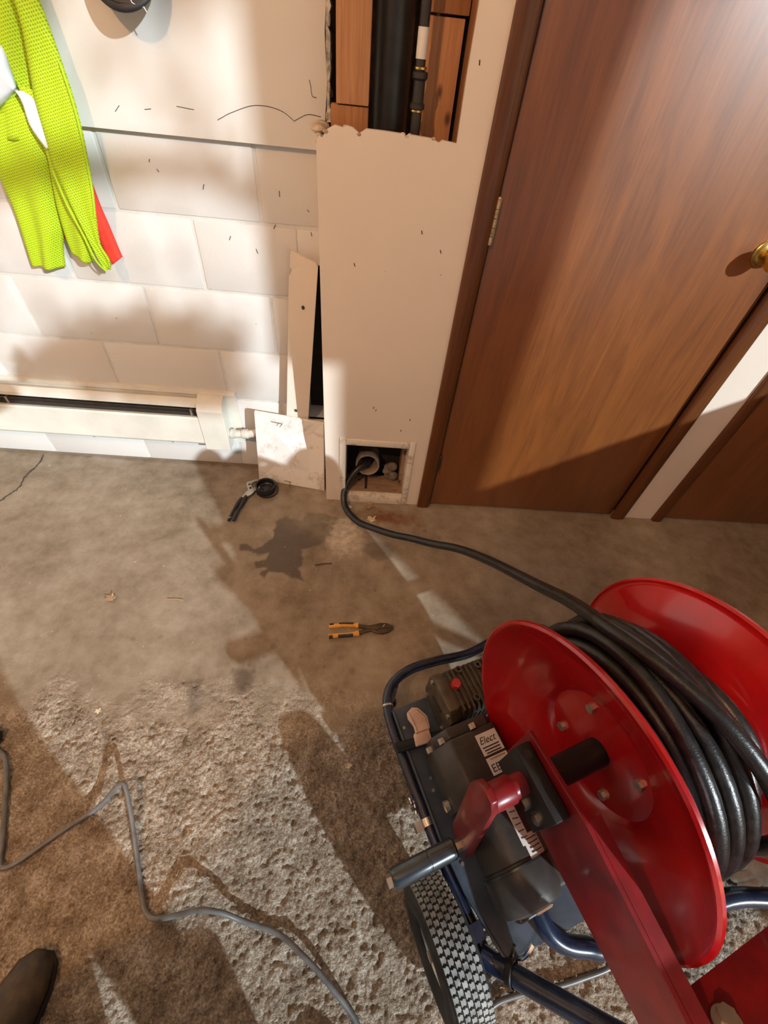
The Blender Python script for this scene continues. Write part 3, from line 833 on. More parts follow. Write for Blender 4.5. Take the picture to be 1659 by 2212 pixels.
cloth([(-0.856,1.282),(-0.837,1.274),(-0.821,1.259),(-0.822,1.228),(-0.824,1.196)], [(-0.961,1.122),(-0.936,1.136),(-0.900,1.153),(-0.872,1.165),(-0.825,1.194)], -0.066, 0.002, 0.6, 'reflective_tape', 'silver_tape', vest, vo)
cloth([(-0.821,1.194),(-0.819,1.171),(-0.823,1.133),(-0.813,1.108),(-0.799,1.091)], [(-0.810,1.194),(-0.789,1.181),(-0.783,1.148),(-0.783,1.119),(-0.789,1.093)], -0.073, 0.003, 0.6, 'reflective_tape', 'silver_tape', vest, vo)
# hems along the lower edges
for P in ([(-0.797, -0.083, 1.05), (-0.792, -0.087, 0.976), (-0.779, -0.088, 0.906), (-0.770, -0.088, 0.842), (-0.755, -0.084, 0.815)], [(-0.693, -0.074, 1.25), (-0.694, -0.073, 1.177), (-0.703, -0.073, 1.1), (-0.72, -0.073, 1.01), (-0.737, -0.074, 0.949)]):
    MB().tube(spline(P, 5), 0.0028, 6).build('hem', 'neon_hem', vest, vo, smooth=True)
hk = MB().cyl((-0.766, 0.0, 1.63), (-0.766, -0.095, 1.62), 0.006, 10).sphere((-0.766, -0.098, 1.622), 0.010).box((-0.785, -0.024, 1.59), (-0.747, -0.018, 1.67)).build('coat_hook', 'nail_steel', None, (-0.766, 0, 1.63))
tag(hk, 'steel coat hook carrying the neon vest', 'hook', 'coat hooks')
rc = empty('red_cloth', (-0.76, -0.03, 0.81))
tag(rc, 'bright red cloth hanging behind the neon vest', 'cloth')
cloth([(-0.80, 1.60), (-0.80, 1.3), (-0.79, 1.1), (-0.775,0.981),(-0.778,0.936),(-0.782,0.853),(-0.767,0.807)], [(-0.765, 1.60), (-0.755, 1.3), (-0.75, 1.1), (-0.748,0.971),(-0.742,0.916),(-0.736,0.850),(-0.733,0.829)], -0.022, 0.003, 0.8, 'fold', 'red_cloth', rc, (-0.76, -0.03, 0.81))
cloth([(-0.80, 1.3), (-0.86, 1.05), (-0.895,0.902),(-0.905,0.872)], [(-0.79, 1.3), (-0.84, 1.05), (-0.872,0.898),(-0.880,0.868)], -0.022, 0.003, 0.8, 'lower_fold', 'red_cloth', rc, (-0.76, -0.03, 0.81), cols=6)

cpo = (-0.515, -0.055, 1.335)
cap = empty('baseball_cap', cpo)
tag(cap, 'black cap with white stitched scribble hanging brim down at the top edge', 'cap')
vs, fs = [], []
NA, NR = 26, 8
for i in range(NA + 1):
    a = PI * i / NA
    for j in range(NR + 1):
        r = j / NR
        ex_, ez = 0.078 * math.cos(a), -0.075 * math.sin(a)
        vs.append((-0.515 + ex_ * (0.80 + 0.2 * r) if j else -0.515 + 0.80 * ex_, -0.045 - 0.030 * math.sin(a) * r - 0.020 * (1 - (ex_ / 0.078) ** 2), 1.412 + ez * r))
for i in range(NA):
    for j in range(NR):
        fs.append((i * (NR + 1) + j, i * (NR + 1) + j + 1, (i + 1) * (NR + 1) + j + 1, (i + 1) * (NR + 1) + j))
br = MB().add(vs, fs).build('brim', 'cap_black', cap, cpo, smooth=True, angle=180)
md = br.modifiers.new('thickness', 'SOLIDIFY'); md.thickness = 0.004; md.offset = 0
cv = MB()
for i in range(13):
    pass
cv.sphere((-0.515, -0.052, 1.46), 0.078, (1.0, 0.55, 1.05), 28, 16)
cv.build('crown', 'cap_black', cap, cpo, smooth=True)
def brim_pt(x, z, lift=0.0035):
    ex_ = (x + 0.515) / 0.078
    z -= 0.010
    x -= 0.012
    s = (1.412 - z) / 0.075
    return (x, -0.045 - 0.030 * s - 0.020 * (1 - ex_ * ex_) - lift, z)
for pts, mt in (([(-0.49, 1.375), (-0.482, 1.362), (-0.472, 1.358), (-0.471, 1.366), (-0.478, 1.371), (-0.486, 1.372)], 'cap_thread'), ([(-0.474, 1.378), (-0.464, 1.357)], 'cap_thread'), ([(-0.468, 1.367), (-0.457, 1.351)], 'cap_thread'),
                ([(-0.535, 1.367), (-0.51, 1.361), (-0.488, 1.361)], 'denim_dark'), ([(-0.471, 1.380), (-0.459, 1.362)], 'cap_maroon'), ([(-0.455, 1.376), (-0.45, 1.368)], 'cap_thread')):
    MB().tube([brim_pt(*p) for p in pts], 0.0012, 6).build('stitching', mt, cap, cpo)
hk2 = MB().cyl((-0.515, 0.0, 1.545), (-0.515, -0.05, 1.540), 0.006, 10).sphere((-0.515, -0.052, 1.542), 0.010).box((-0.534, -0.024, 1.505), (-0.496, -0.018, 1.585)).build('coat_hook', 'nail_steel', None, (-0.515, 0, 1.545))
tag(hk2, 'steel coat hook carrying the black cap', 'hook', 'coat hooks')

# ------------------------------------------------------------------ drain cleaning machine
TH = 0.388
MO = (0.423, -1.286, 0.0)
mach = empty('drain_machine', MO, TH)
tag(mach, 'navy drain cleaning cart with motor and large red cable reel at the lower right', 'drain machine')
def c(u, v, z):                 # cart space: u towards the handle end, v along the axle
    return (v, -u, z)
def cp_(l):
    return [c(*p) for p in l]
def cbox(u0, u1, v0, v1, z0, z1, bev=0.0):
    return MB().box(c(u0, v0, z0), c(u1, v1, z1), bev)
ZA, RR, WW = 0.52, 0.262, 0.291
VAX = (1, 0, 0)
# reel flanges
prof_o = [(0.030, 0.072), (0.110, 0.072), (0.116, 0.066), (0.122, 0.062), (0.16, 0.046), (0.21, 0.022), (0.246, 0.004), (0.252, -0.002), (0.257, -0.004), (0.2615, -0.001), (0.2625, 0.004), (0.259, 0.008), (0.253, 0.006), (0.246, 0.008), (0.21, 0.026), (0.16, 0.050), (0.122, 0.066), (0.116, 0.070), (0.110, 0.076), (0.030, 0.076)]
fl = MB().lathe(prof_o, c(0, 0, ZA), VAX, 96, closed=True).build('reel_flange', 'red_paint', mach, smooth=True, angle=35)
fr = MB().lathe([(r, WW - h) for r, h in prof_o], c(0, 0, ZA), VAX, 96, closed=True).build('reel_flange', 'red_paint', mach, smooth=True, angle=35)
for f_, vv, sg in ((fl, 0.072, -1), (fr, WW - 0.072, 1)):
    for a in (20, 110, 200, 290):
        A = math.radians(a + 22)
        p = (0.088 * math.cos(A), 0.088 * math.sin(A))
        MB().tube([c(p[0], vv, ZA + p[1]), c(p[0], vv + sg * 0.007, ZA + p[1])], 0.0085, 6).build('bolt_head', 'zinc', f_)
MB().cyl(c(0, 0.074, ZA), c(0, WW - 0.074, ZA), 0.105, 48).build('reel_drum', 'red_paint', mach, smooth=True)
MB().cyl(c(0, -0.045, ZA), c(0, 0.075, ZA), 0.0245, 28).build('axle_sleeve', 'black_steel', mach, smooth=True)
MB().cyl(c(0, WW - 0.075, ZA), c(0, WW + 0.07, ZA), 0.0245, 28).build('axle_sleeve', 'black_steel', mach, smooth=True)
# small paint scratch on the near flange
MB().tube([c(0.188, -0.0005 + 0.016, ZA + 0.135), c(0.205, 0.0125, ZA + 0.118)], 0.0012, 5).build('scratch', 'label_white', fl)
# bearing block, shaft and crank
SU, SZ = -0.008, 0.530
bb = cbox(-0.056, 0.060, -0.088, -0.060, 0.462, 0.572, 0.003).build('bearing_block', 'black_steel', mach, smooth=True)
MB().tube(cp_([(-0.038, -0.074, 0.5725), (-0.038, -0.074, 0.574)]), 0.0075, 14).build('bolt_hole', 'void_dark', bb)
for u, z in ((0.018, 0.492), (0.043, 0.512)):
    MB().tube(cp_([(u, -0.088, z), (u, -0.094, z)]), 0.010, 6).build('bolt', 'chrome', bb)
MB().cyl(c(SU, -0.060, SZ), c(SU, -0.130, SZ), 0.0185, 28).build('crank_shaft', 'red_frame', mach, smooth=True)
MB().cyl(c(SU, -0.112, SZ), c(SU, -0.160, SZ), 0.0225, 28).build('crank_hub', 'red_frame', mach, smooth=True, bevel=0.001)
arm_poly = [(-0.036, 0.562), (-0.041, 0.524), (-0.007, 0.290), (0.006, 0.273), (0.030, 0.266), (0.050, 0.278), (0.053, 0.292), (0.0125, 0.560), (0.001, 0.580), (-0.020, 0.580)]
ca = MB().prism(arm_poly, (-0.172, -0.158), lambda a, b, h: c(a, h, b)).build('crank_arm', 'red_frame', mach, smooth=True, bevel=0.0025)
MB().tube(cp_([(0.028, -0.172, 0.318), (0.028, -0.192, 0.318)]), 0.0105, 6).build('handle_nut', 'chrome', ca)
hd = MB().lathe([(0.0, 0.0), (0.015, 0.0), (0.0185, 0.004), (0.0185, 0.054), (0.0176, 0.055), (0.0176, 0.057), (0.0185, 0.058), (0.0185, 0.124), (0.016, 0.130), (0.0, 0.130)], c(0.028, -0.190, 0.318), (-1, 0, 0), 28).build('crank_handle', 'handle_steel', mach, smooth=True, angle=30)
MB().tube(cp_([(0.028, -0.322, 0.318), (0.028, -0.331, 0.318)]), 0.0105, 6).build('end_nut', 'chrome', hd)
# reel arms and cross plate
arm = [(-0.066, 0.585), (-0.066, 0.455), (0.02, 0.42), (0.13, 0.415), (0.46, 0.43), (0.46, 0.545), (0.075, 0.600), (0.0, 0.592)]
for v0, v1 in ((-0.058, -0.050), (WW + 0.050, WW + 0.058)):
    ra = MB().prism(arm, (v0, v1), lambda a, b, h: c(a, h, b)).build('reel_arm', 'red_frame', mach, bevel=0.001)
    MB().prism([(0.072, 0.6005), (0.46, 0.5455), (0.46, 0.541), (0.072, 0.596)], (v1 if v0 < 0 else v0 - 0.022, v1 + 0.022 if v0 < 0 else v0), lambda a, b, h: c(a, h, b)).build('arm_flange', 'red_frame', ra)
xp = MB().prism([(0.290, 0.492), (0.430, 0.600), (0.425, 0.612), (0.284, 0.505)], (-0.050, WW + 0.05), lambda a, b, h: c(a, h, b)).build('cross_plate', 'red_frame', mach)
MB().tube(cp_([(0.322, 0.010, 0.530), (0.317, 0.010, 0.537)]), 0.018, 24).build('washer', 'zinc', xp)
MB().tube(cp_([(0.318, 0.010, 0.535), (0.308, 0.010, 0.549)]), 0.012, 6).build('bolt_head', 'zinc', xp)
# frame tubes
ft = MB()
ft.tube(spline(cp_([(0.20, -0.175, 0.150), (0.02, -0.188, 0.150), (-0.20, -0.190, 0.150), (-0.30, -0.182, 0.150), (-0.352, -0.150, 0.150), (-0.375, -0.085, 0.150), (-0.372, 0.0, 0.150), (-0.360, 0.10, 0.150), (-0.372, 0.22, 0.150), (-0.36, 0.34, 0.15), (-0.30, 0.372, 0.15), (0.02, 0.378, 0.15), (0.2, 0.37, 0.15)]), 7), 0.0135, 14)
ft.build('frame_loop', 'navy_paint', mach, smooth=True)
MB().tube(spline(cp_([(0.175, -0.052, 0.190), (0.215, -0.046, 0.178), (0.245, -0.022, 0.166), (0.268, 0.02, 0.158), (0.285, 0.06, 0.155), (0.305, 0.20, 0.155), (0.325, 0.36, 0.155), (0.362, 0.46, 0.155), (0.40, 0.56, 0.155)]), 7), 0.0185, 14).build('cross_tube', 'navy_paint', mach, smooth=True)
for hp in ([(0.195, -0.185, 0.155), (0.235, -0.150, 0.170), (0.33, -0.060, 0.270), (0.42, 0.02, 0.365), (0.52, 0.03, 0.50), (0.72, 0.03, 0.78)],
           [(0.195, 0.40, 0.155), (0.25, 0.47, 0.18), (0.33, 0.52, 0.27), (0.42, 0.50, 0.365), (0.52, 0.42, 0.50), (0.72, 0.24, 0.78)]):
    MB().tube(spline(cp_(hp), 7), 0.0185, 16).build('handle_tube', 'navy_paint', mach, smooth=True)
MB().tube(cp_([(0.72, 0.03, 0.78), (0.72, 0.24, 0.78)]), 0.0185, 16).build('push_bar', 'navy_paint', mach, smooth=True)
MB().lathe([(0.0205, 0), (0.0225, 0.002), (0.0225, 0.012), (0.0205, 0.014)], c(0.235, -0.150, 0.170), Vector(c(0.095, 0.09, 0.1)), 24).build('tube_collar', 'black_steel', mach, smooth=True)
for u, v in ((-0.352, -0.14), (-0.352, 0.33)):
    MB().tube(cp_([(u, v, 0.145), (u, v, 0.004)]), 0.011, 12).lathe([(0.0, 0), (0.018, 0), (0.018, 0.01), (0.011, 0.014)], c(u, v, 0.0), (0, 0, 1), 16).build('front_foot', 'navy_paint', mach, smooth=True)
MB().lathe([(0.0135, 0), (0.0155, 0.001), (0.0155, 0.005), (0.0135, 0.006)], c(-0.303, -0.181, 0.150), Vector(c(-1, 0.2, 0)), 20).build('ring_clip', 'zinc', mach, smooth=True)
# deck plate with folded edge
dk = MB().prism([(-0.285, -0.178), (0.00, -0.183), (0.10, -0.176), (0.222, -0.148), (0.232, 0.0), (0.232, 0.21), (-0.285, 0.21), (-0.285, -0.1), (-0.279, -0.092), (-0.285, -0.084), (-0.285, -0.12)][:7], (0.166, 0.170), lambda a, b, h: c(a, b, h)).build('deck_plate', 'deck_paint', mach)
MB().tube(cp_([(-0.28, -0.176, 0.171), (0.0, -0.180, 0.172), (0.10, -0.173, 0.172), (0.220, -0.146, 0.171)]), 0.0035, 8).build('deck_lip', 'deck_paint', dk)
for u, v in ((0.06, -0.155), (-0.235, -0.165), (-0.11, -0.15), (-0.085, -0.155), (0.19, -0.06)):
    MB().tube(cp_([(u, v, 0.170), (u, v, 0.1725)]), 0.004, 8).build('rivet', 'zinc', dk)
ey = MB()
ey.tube([Vector(c(-0.082, -0.212, 0.150)) + Vector((0, 0.013 * math.cos(t), 0.013 * math.sin(t))) for t in [2 * PI * k / 16 for k in range(16)]], 0.0035, 7, closed=True)
ey.cyl(c(-0.082, -0.186, 0.150), c(-0.082, -0.205, 0.150), 0.004, 8)
ey.build('eye_bolt', 'chrome', mach, smooth=True)
MB().tube(cp_([(-0.082, -0.20, 0.138), (-0.06, -0.205, 0.135)]), 0.0045, 8).build('hook_tab', 'chrome', mach)
cl = MB(); cl.lathe([(0.0150, 0), (0.0168, 0.001), (0.0168, 0.017), (0.0150, 0.018)], c(-0.045, -0.190, 0.150), c(1, 0, 0), 20)
cl.box(c(-0.044, -0.222, 0.140), c(-0.024, -0.205, 0.162))
cl.build('hose_clamp', 'chrome', mach, smooth=True)
MB().tube(spline(cp_([(0.222, -0.135, 0.172), (0.225, -0.118, 0.20), (0.215, -0.095, 0.212)]), 5), 0.004, 8).tube(spline(cp_([(0.222, -0.135, 0.172), (0.205, -0.125, 0.195)]), 5), 0.0035, 8).build('cable_tie', 'chrome', mach, smooth=True)
# cross bar with foot pedal
MB().tube(cp_([(-0.196, -0.205, 0.186), (-0.165, 0.06, 0.196)]), 0.0125, 12).build('pedal_bar', 'black_steel', mach, smooth=True)
pd = MB().prism([(-0.258, -0.122), (-0.264, -0.136), (-0.256, -0.153), (-0.243, -0.156), (-0.222, -0.150), (-0.207, -0.151), (-0.204, -0.158), (-0.178, -0.163), (-0.174, -0.126), (-0.180, -0.120), (-0.200, -0.118), (-0.206, -0.112), (-0.232, -0.108)], (0.202, 0.214), lambda a, b, h: c(a, b, h)).build('foot_pedal', 'pedal_tan', mach, bevel=0.0025, smooth=True)
MB().tube(cp_([(-0.204, -0.153, 0.2145), (-0.203, -0.119, 0.2145)]), 0.0012, 5).tube(cp_([(-0.255, -0.149, 0.2145), (-0.222, -0.146, 0.2145), (-0.206, -0.147, 0.2145)]), 0.001, 5).tube(cp_([(-0.254, -0.126, 0.2145), (-0.23, -0.114, 0.2145), (-0.207, -0.117, 0.2145)]), 0.001, 5).build('pedal_groove', 'leaf_dry', pd)
MB().tube(cp_([(-0.19, -0.14, 0.19), (-0.21, -0.14, 0.204)]), 0.006, 8).build('pedal_post', 'black_steel', pd)
# gear case
gcx = MB().prism([(-0.297, 0.205), (-0.297, 0.276), (-0.272, 0.300), (-0.204, 0.300), (-0.184, 0.278), (-0.184, 0.200), (-0.20, 0.176), (-0.28, 0.176)], (-0.052, 0.065), lambda a, b, h: c(a, h, b)).build('gear_case', 'gear_bronze', mach, bevel=0.002)
ecp = MB().prism([(-0.300, 0.200), (-0.300, 0.280), (-0.276, 0.306), (-0.200, 0.306), (-0.180, 0.282), (-0.180, 0.196), (-0.198, 0.170), (-0.282, 0.170)], (-0.080, -0.052), lambda a, b, h: c(a, h, b)).build('end_cover', 'gear_bronze', gcx, bevel=0.003, smooth=True)
for u, z in ((-0.282, 0.285), (-0.196, 0.285), (-0.282, 0.195), (-0.196, 0.195)):
    MB().tube(cp_([(u, -0.080, z), (u, -0.0855, z)]), 0.0058, 10).build('screw', 'zinc', gcx)
MB().tube(cp_([(-0.262, -0.0802, 0.24), (-0.222, -0.0802, 0.244)]), 0.0045, 8).build('oil_slot', 'void_dark', gcx)
fin = MB().prism([(-0.298, 0.27), (-0.290, 0.306), (-0.190, 0.308), (-0.182, 0.27), (-0.182, 0.20), (-0.19, 0.20), (-0.19, 0.27), (-0.199, 0.295), (-0.275, 0.293), (-0.29, 0.27)], (0, 0.0042), lambda a, b, h: c(a, h, b)).build('fin', 'gear_bronze', gcx)
fin.location = (-0.046, 0, 0)
for k in range(1, 9):
    f2 = fin.copy(); COL.objects.link(f2); f2.parent = gcx; f2.location = (-0.046 + 0.0128 * k, 0, 0)
for u, v in ((-0.282, -0.014), (-0.276, 0.038), (-0.207, -0.004), (-0.203, 0.044)):
    MB().lathe([(0.0045, 0), (0.0085, 0), (0.0085, 0.012), (0.0045, 0.012)], c(u, v, 0.300), (0, 0, 1), 16, closed=True).build('eyelet', 'gear_bronze', gcx, smooth=True)
MB().tube(cp_([(-0.252, -0.037, 0.300), (-0.252, -0.037, 0.318)]), [0.0125, 0.0118], 6).build('oil_plug', 'plug_red', gcx)
# motor
MV, MZ, MR = -0.078, 0.268, 0.070
mb_ = MB()
oct_ = [(MV + 0.078 * x, MZ + 0.078 * z) for x, z in ((-0.62, -1), (-1, -0.55), (-1, 0.42), (-0.55, 0.97), (0.84, 0.97), (1, 0.72), (1, -0.55), (0.62, -1))]
gh = MB().prism(oct_, (-0.142, -0.020), lambda a, b, h: c(h, a, b)).build('motor_housing', 'motor_grey', mach, bevel=0.006, smooth=True)
gf = MB().prism([(MV + (a - MV) * 0.9, MZ + (b - MZ) * 0.9) for a, b in oct_], (-0.166, -0.142), lambda a, b, h: c(h, a, b)).build('gear_adapter', 'motor_grey', gh, bevel=0.003, smooth=True)
for v, z in ((MV - 0.052, MZ + 0.052), (MV + 0.02, MZ + 0.074), (MV - 0.074, MZ + 0.01)):
    MB().tube(cp_([(-0.142, v, z), (-0.154, v, z)]), 0.008, 6).build('bolt_head', 'zinc', gh)
MB().tube(cp_([(-0.04, MV - 0.079, MZ + 0.0), (-0.04, MV - 0.089, MZ + 0.0)]), 0.011, 14).build('vent_plug', 'zinc', gh)
mo = MB().lathe([(0.0, 0), (MR, 0), (MR, 0.112), (MR - 0.002, 0.114), (MR - 0.002, 0.118), (MR, 0.120), (MR, 0.168), (MR - 0.01, 0.184), (MR - 0.03, 0.190), (0.0, 0.190)], c(-0.022, MV, MZ), c(1, 0, 0), 56).build('motor_body', 'motor_grey', mach, smooth=True, angle=35)
MB().lathe([(MR - 0.001, 0), (MR + 0.003, 0.001), (MR + 0.003, 0.005), (MR - 0.001, 0.006)], c(0.096, MV, MZ), c(1, 0, 0), 48).build('band', 'handle_steel', mo, smooth=True)
cbx = cbox(-0.005, 0.155, MV + 0.040, MV + 0.092, MZ - 0.015, MZ + 0.045, 0.008).build('switch_box', 'motor_grey', mo, smooth=True)
MB().prism([(0.10, MV - 0.03), (0.185, MV - 0.02), (0.185, MV + 0.06), (0.10, MV + 0.06)], (0.171, 0.205), lambda a, b, h: c(a, b, h)).build('motor_foot', 'motor_grey', mo, bevel=0.003)
cbox(0.155, 0.172, MV - 0.012, MV + 0.02, MZ + 0.028, MZ + 0.036).build('vent_slot', 'label_white', mo)
# stickers on top of the housing (its flat top faces up)
zt = MZ + 0.078 * 0.97
def sticker(u0, u1, v0, v1, z, nm='sticker', tilt=0.0, par=gh):
    return MB().box(c(u0, v0, z), c(u1, v1, z + 0.0008)).build(nm, 'label_white', par)
def top_text(txt, size, u, v, z, par, shear=0.0):
    # reads left to right along +v, top of letters towards -u
    M = Matrix.Translation(Vector(c(u, v, z))) @ Matrix.Identity(4)
    return text_part(txt, size, 'ink', par, M, shear=shear)
s1 = sticker(-0.128, -0.085, -0.064, -0.014, zt)
top_text('Elect', 0.020, -0.107, -0.062, zt + 0.0010, s1, shear=0.35)
for k in range(3):
    cbox(-0.101 + k * 0.0058, -0.0985 + k * 0.0058, -0.060 + 0.002 * k, -0.020, zt + 0.0008, zt + 0.0011).build('small_print', 'ink', s1)
s2 = sticker(-0.080, -0.047, -0.064, -0.014, zt)
top_text('EEL', 0.0215, -0.052, -0.061, zt + 0.0010, s2)
cbox(-0.0775, -0.0745, -0.056, -0.018, zt + 0.0008, zt + 0.0011).build('small_print', 'leaf_dry', s2)
def curved_label(u0, u1, a0, a1, nm):
    vs, fs = [], []
    K = 8
    for i in range(K + 1):
        a = math.radians(a0 + (a1 - a0) * i / K)
        for u in (u0, u1):
            vs.append(c(u, MV + (MR + 0.0008) * math.cos(a), MZ + (MR + 0.0008) * math.sin(a)))
    for i in range(K):
        fs.append((2 * i, 2 * i + 1, 2 * i + 3, 2 * i + 2))
    return MB().add(vs, fs).build(nm, 'label_white', mo, smooth=True)
l1 = curved_label(-0.012, 0.075, 66, 84, 'rating_label')
l2 = curved_label(0.060, 0.098, 44, 80, 'warning_label')
for k in range(7):
    u = -0.004 + k * 0.0112
    a = math.radians(75)
    r = MR + 0.0016
    MB().tube([c(u, MV + r * math.cos(a + .10), MZ + r * math.sin(a + .10)), c(u + random.uniform(0, .003), MV + r * math.cos(a - .10), MZ + r * math.sin(a - .10))], 0.0008, 4).build('small_print', 'ink', l1)
for k in range(4):
    u = 0.068 + k * 0.007
    r = MR + 0.0016
    MB().tube([c(u, MV + r * math.cos(math.radians(t)), MZ + r * math.sin(math.radians(t))) for t in (74, 66, 58, 50)], 0.0008, 4).build('small_print', 'ink', l2)
# wheels
def wheel(v0, name):
    R0, hw = 0.130, 0.043
    ctr = c(0.165, v0, R0)
    prof = [(0.062, -0.030), (0.066, -0.036), (0.088, -0.0425), (0.108, -0.0415), (0.119, -0.036), (0.1245, -0.030), (0.1268, -0.018), (0.1275, 0.0), (0.1268, 0.018), (0.1245, 0.030), (0.119, 0.036), (0.108, 0.0415), (0.088, 0.0425), (0.066, 0.036), (0.062, 0.030)]
    w = MB().lathe(prof, ctr, VAX, 72, closed=True).build('wheel', 'tire_rubber', mach, smooth=True, angle=60)
    # zigzag tread blocks
    tr = MB()
    rowsv = [-0.0285, -0.0172, -0.0058, 0.0058, 0.0172, 0.0285]
    NB = 58
    for ri, hv in enumerate(rowsv):
        hwv = 0.0047
        rad = {0: 0.1262, 5: 0.1262, 1: 0.1283, 4: 0.1283}.get(ri, 0.1290)
        for k in range(NB):
            a0 = 2 * PI * (k + 0.5 * (ri % 2)) / NB
            da = 2 * PI / NB
            out = [(-hwv, 0.02), (-hwv * 0.2, 0.16), (hwv * 0.3, 0.02), (hwv, 0.18), (hwv, 0.62), (hwv * 0.3, 0.80), (-hwv * 0.2, 0.64), (-hwv, 0.82)]
            vs = []
            for rr in (rad - 0.006, rad + 0.0012):
                for hx, t in out:
                    a = a0 + t * da
                    vs.append((ctr[0] + hv + hx, ctr[1] + rr * math.cos(a), ctr[2] + rr * math.sin(a)))
            n_ = len(out)
            fs = [tuple(range(n_, 2 * n_))] + [(i, (i + 1) % n_, n_ + (i + 1) % n_, n_ + i) for i in range(n_)]
            tr.add(vs, fs)
    t = tr.build('tread', 'tread_dust', w)
    t['kind'] = 'stuff'
    MB().lathe([(0.0, -0.020), (0.018, -0.026), (0.022, -0.014), (0.045, -0.010), (0.058, -0.024), (0.063, -0.030), (0.063, 0.030), (0.058, 0.024), (0.045, 0.010), (0.022, 0.014), (0.018, 0.026), (0.0, 0.020)], ctr, VAX, 40).build('rim', 'zinc', w, smooth=True)
    return w
wheel(-0.243, 'wheel')
wheel(0.443, 'wheel')
MB().cyl(c(0.165, -0.28, 0.13), c(0.165, 0.48, 0.13), 0.0095, 16).build('wheel_axle', 'zinc', mach, smooth=True)
MB().box(c(0.15, -0.19, 0.12), c(0.18, -0.165, 0.17)).build('axle_bracket', 'navy_paint', mach)
MB().box(c(0.15, 0.36, 0.12), c(0.18, 0.385, 0.17)).build('axle_bracket', 'navy_paint', mach)

# ------------------------------------------------------------------ cable on the reel and out to the drain
cab = empty('drain_cable', MO, TH)
tag(cab, 'thick black rubber drain cable wound on the red reel and run to the cleanout', 'cable')
RC = 0.0133
def coil(r0, v0, v1, turns, seed, wob, name):
    rng = random.Random(seed)
    ph = [rng.uniform(0, 6.28) for _ in range(8)]
    pts = []
    N = int(turns * 44)
    for i in range(N + 1):
        t = i / N
        a = 2 * PI * turns * t
        deg = math.degrees(a) % 360
        loose = math.exp(-((deg - 135) / 42.0) ** 2)
        v = v0 + (v1 - v0) * t + wob * 0.5 * math.sin(a + ph[0]) + wob * 0.6 * loose * math.sin(turns * t * 2.2 + ph[1])
        r = r0 + wob * 0.35 * math.sin(2 * a + ph[2]) + wob * 1.3 * loose * (0.5 + 0.5 * math.sin(turns * t * 3.1 + ph[3]))
        pts.append(c(r * math.cos(a), v, ZA + r * math.sin(a)))
    return MB().tube(pts, RC, 10).build(name, 'rubber_cable', cab, smooth=True)
coil(0.123, 0.098, 0.195, 4, 1, 0.001, 'coil_layer')
coil(0.150, 0.075, 0.215, 5.4, 2, 0.004, 'coil_layer')
coil(0.178, 0.050, 0.205, 5.9, 3, 0.010, 'coil_layer')
coil(0.199, 0.080, 0.172, 2.8, 4, 0.014, 'coil_layer')
def w2c(x, y, z):
    d = Vector((x - MO[0], y - MO[1], z))
    return (d.x * math.cos(TH) + d.y * math.sin(TH), -d.x * math.sin(TH) + d.y * math.cos(TH), z)
run = []
for a, r, v in ((-60, 0.160, 0.200), (-30, 0.172, 0.206), (-5, 0.192, 0.208), (20, 0.213, 0.202), (40, 0.222, 0.185), (60, 0.226, 0.162), (80, 0.229, 0.138), (100, 0.231, 0.117), (115, 0.235, 0.108), (128, 0.240, 0.106)):
    A = math.radians(a)
    run.append(c(r * math.cos(A), v, ZA + r * math.sin(A)))
for p in ((0.466, -1.075, 0.680), (0.468, -1.005, 0.615), (0.457, -0.908, 0.52), (0.412, -0.737, 0.37), (0.357, -0.615, 0.26), (0.285, -0.540, 0.185), (0.224, -0.482, 0.135), (0.160, -0.428, 0.085), (0.085, -0.362, 0.038), (0.030, -0.320, 0.018), (-0.012, -0.270, 0.015), (-0.034, -0.228, 0.028), (-0.036, -0.190, 0.062), (-0.018, -0.160, 0.100), (0.012, -0.135, 0.135), (0.040, -0.110, 0.148), (0.055, -0.07, 0.142), (0.056, -0.035, 0.132)):
    run.append(w2c(*p))
MB().tube(spline(run, 9), RC, 12).build('cable_run', 'rubber_cable', cab, smooth=True)
tl = []
for k in range(15):
    A = math.radians(150 - 18 * k)
    r = 0.150 - 0.0012 * k + 0.022 * math.exp(-((k - 5) / 2.5) ** 2)
    tl.append(c(r * math.cos(A), 0.205 + 0.022 * math.sin(PI * k / 14), ZA + r * math.sin(A)))
MB().tube(spline(tl, 6), RC, 12).build('cable_tail', 'rubber_cable', cab, smooth=True)

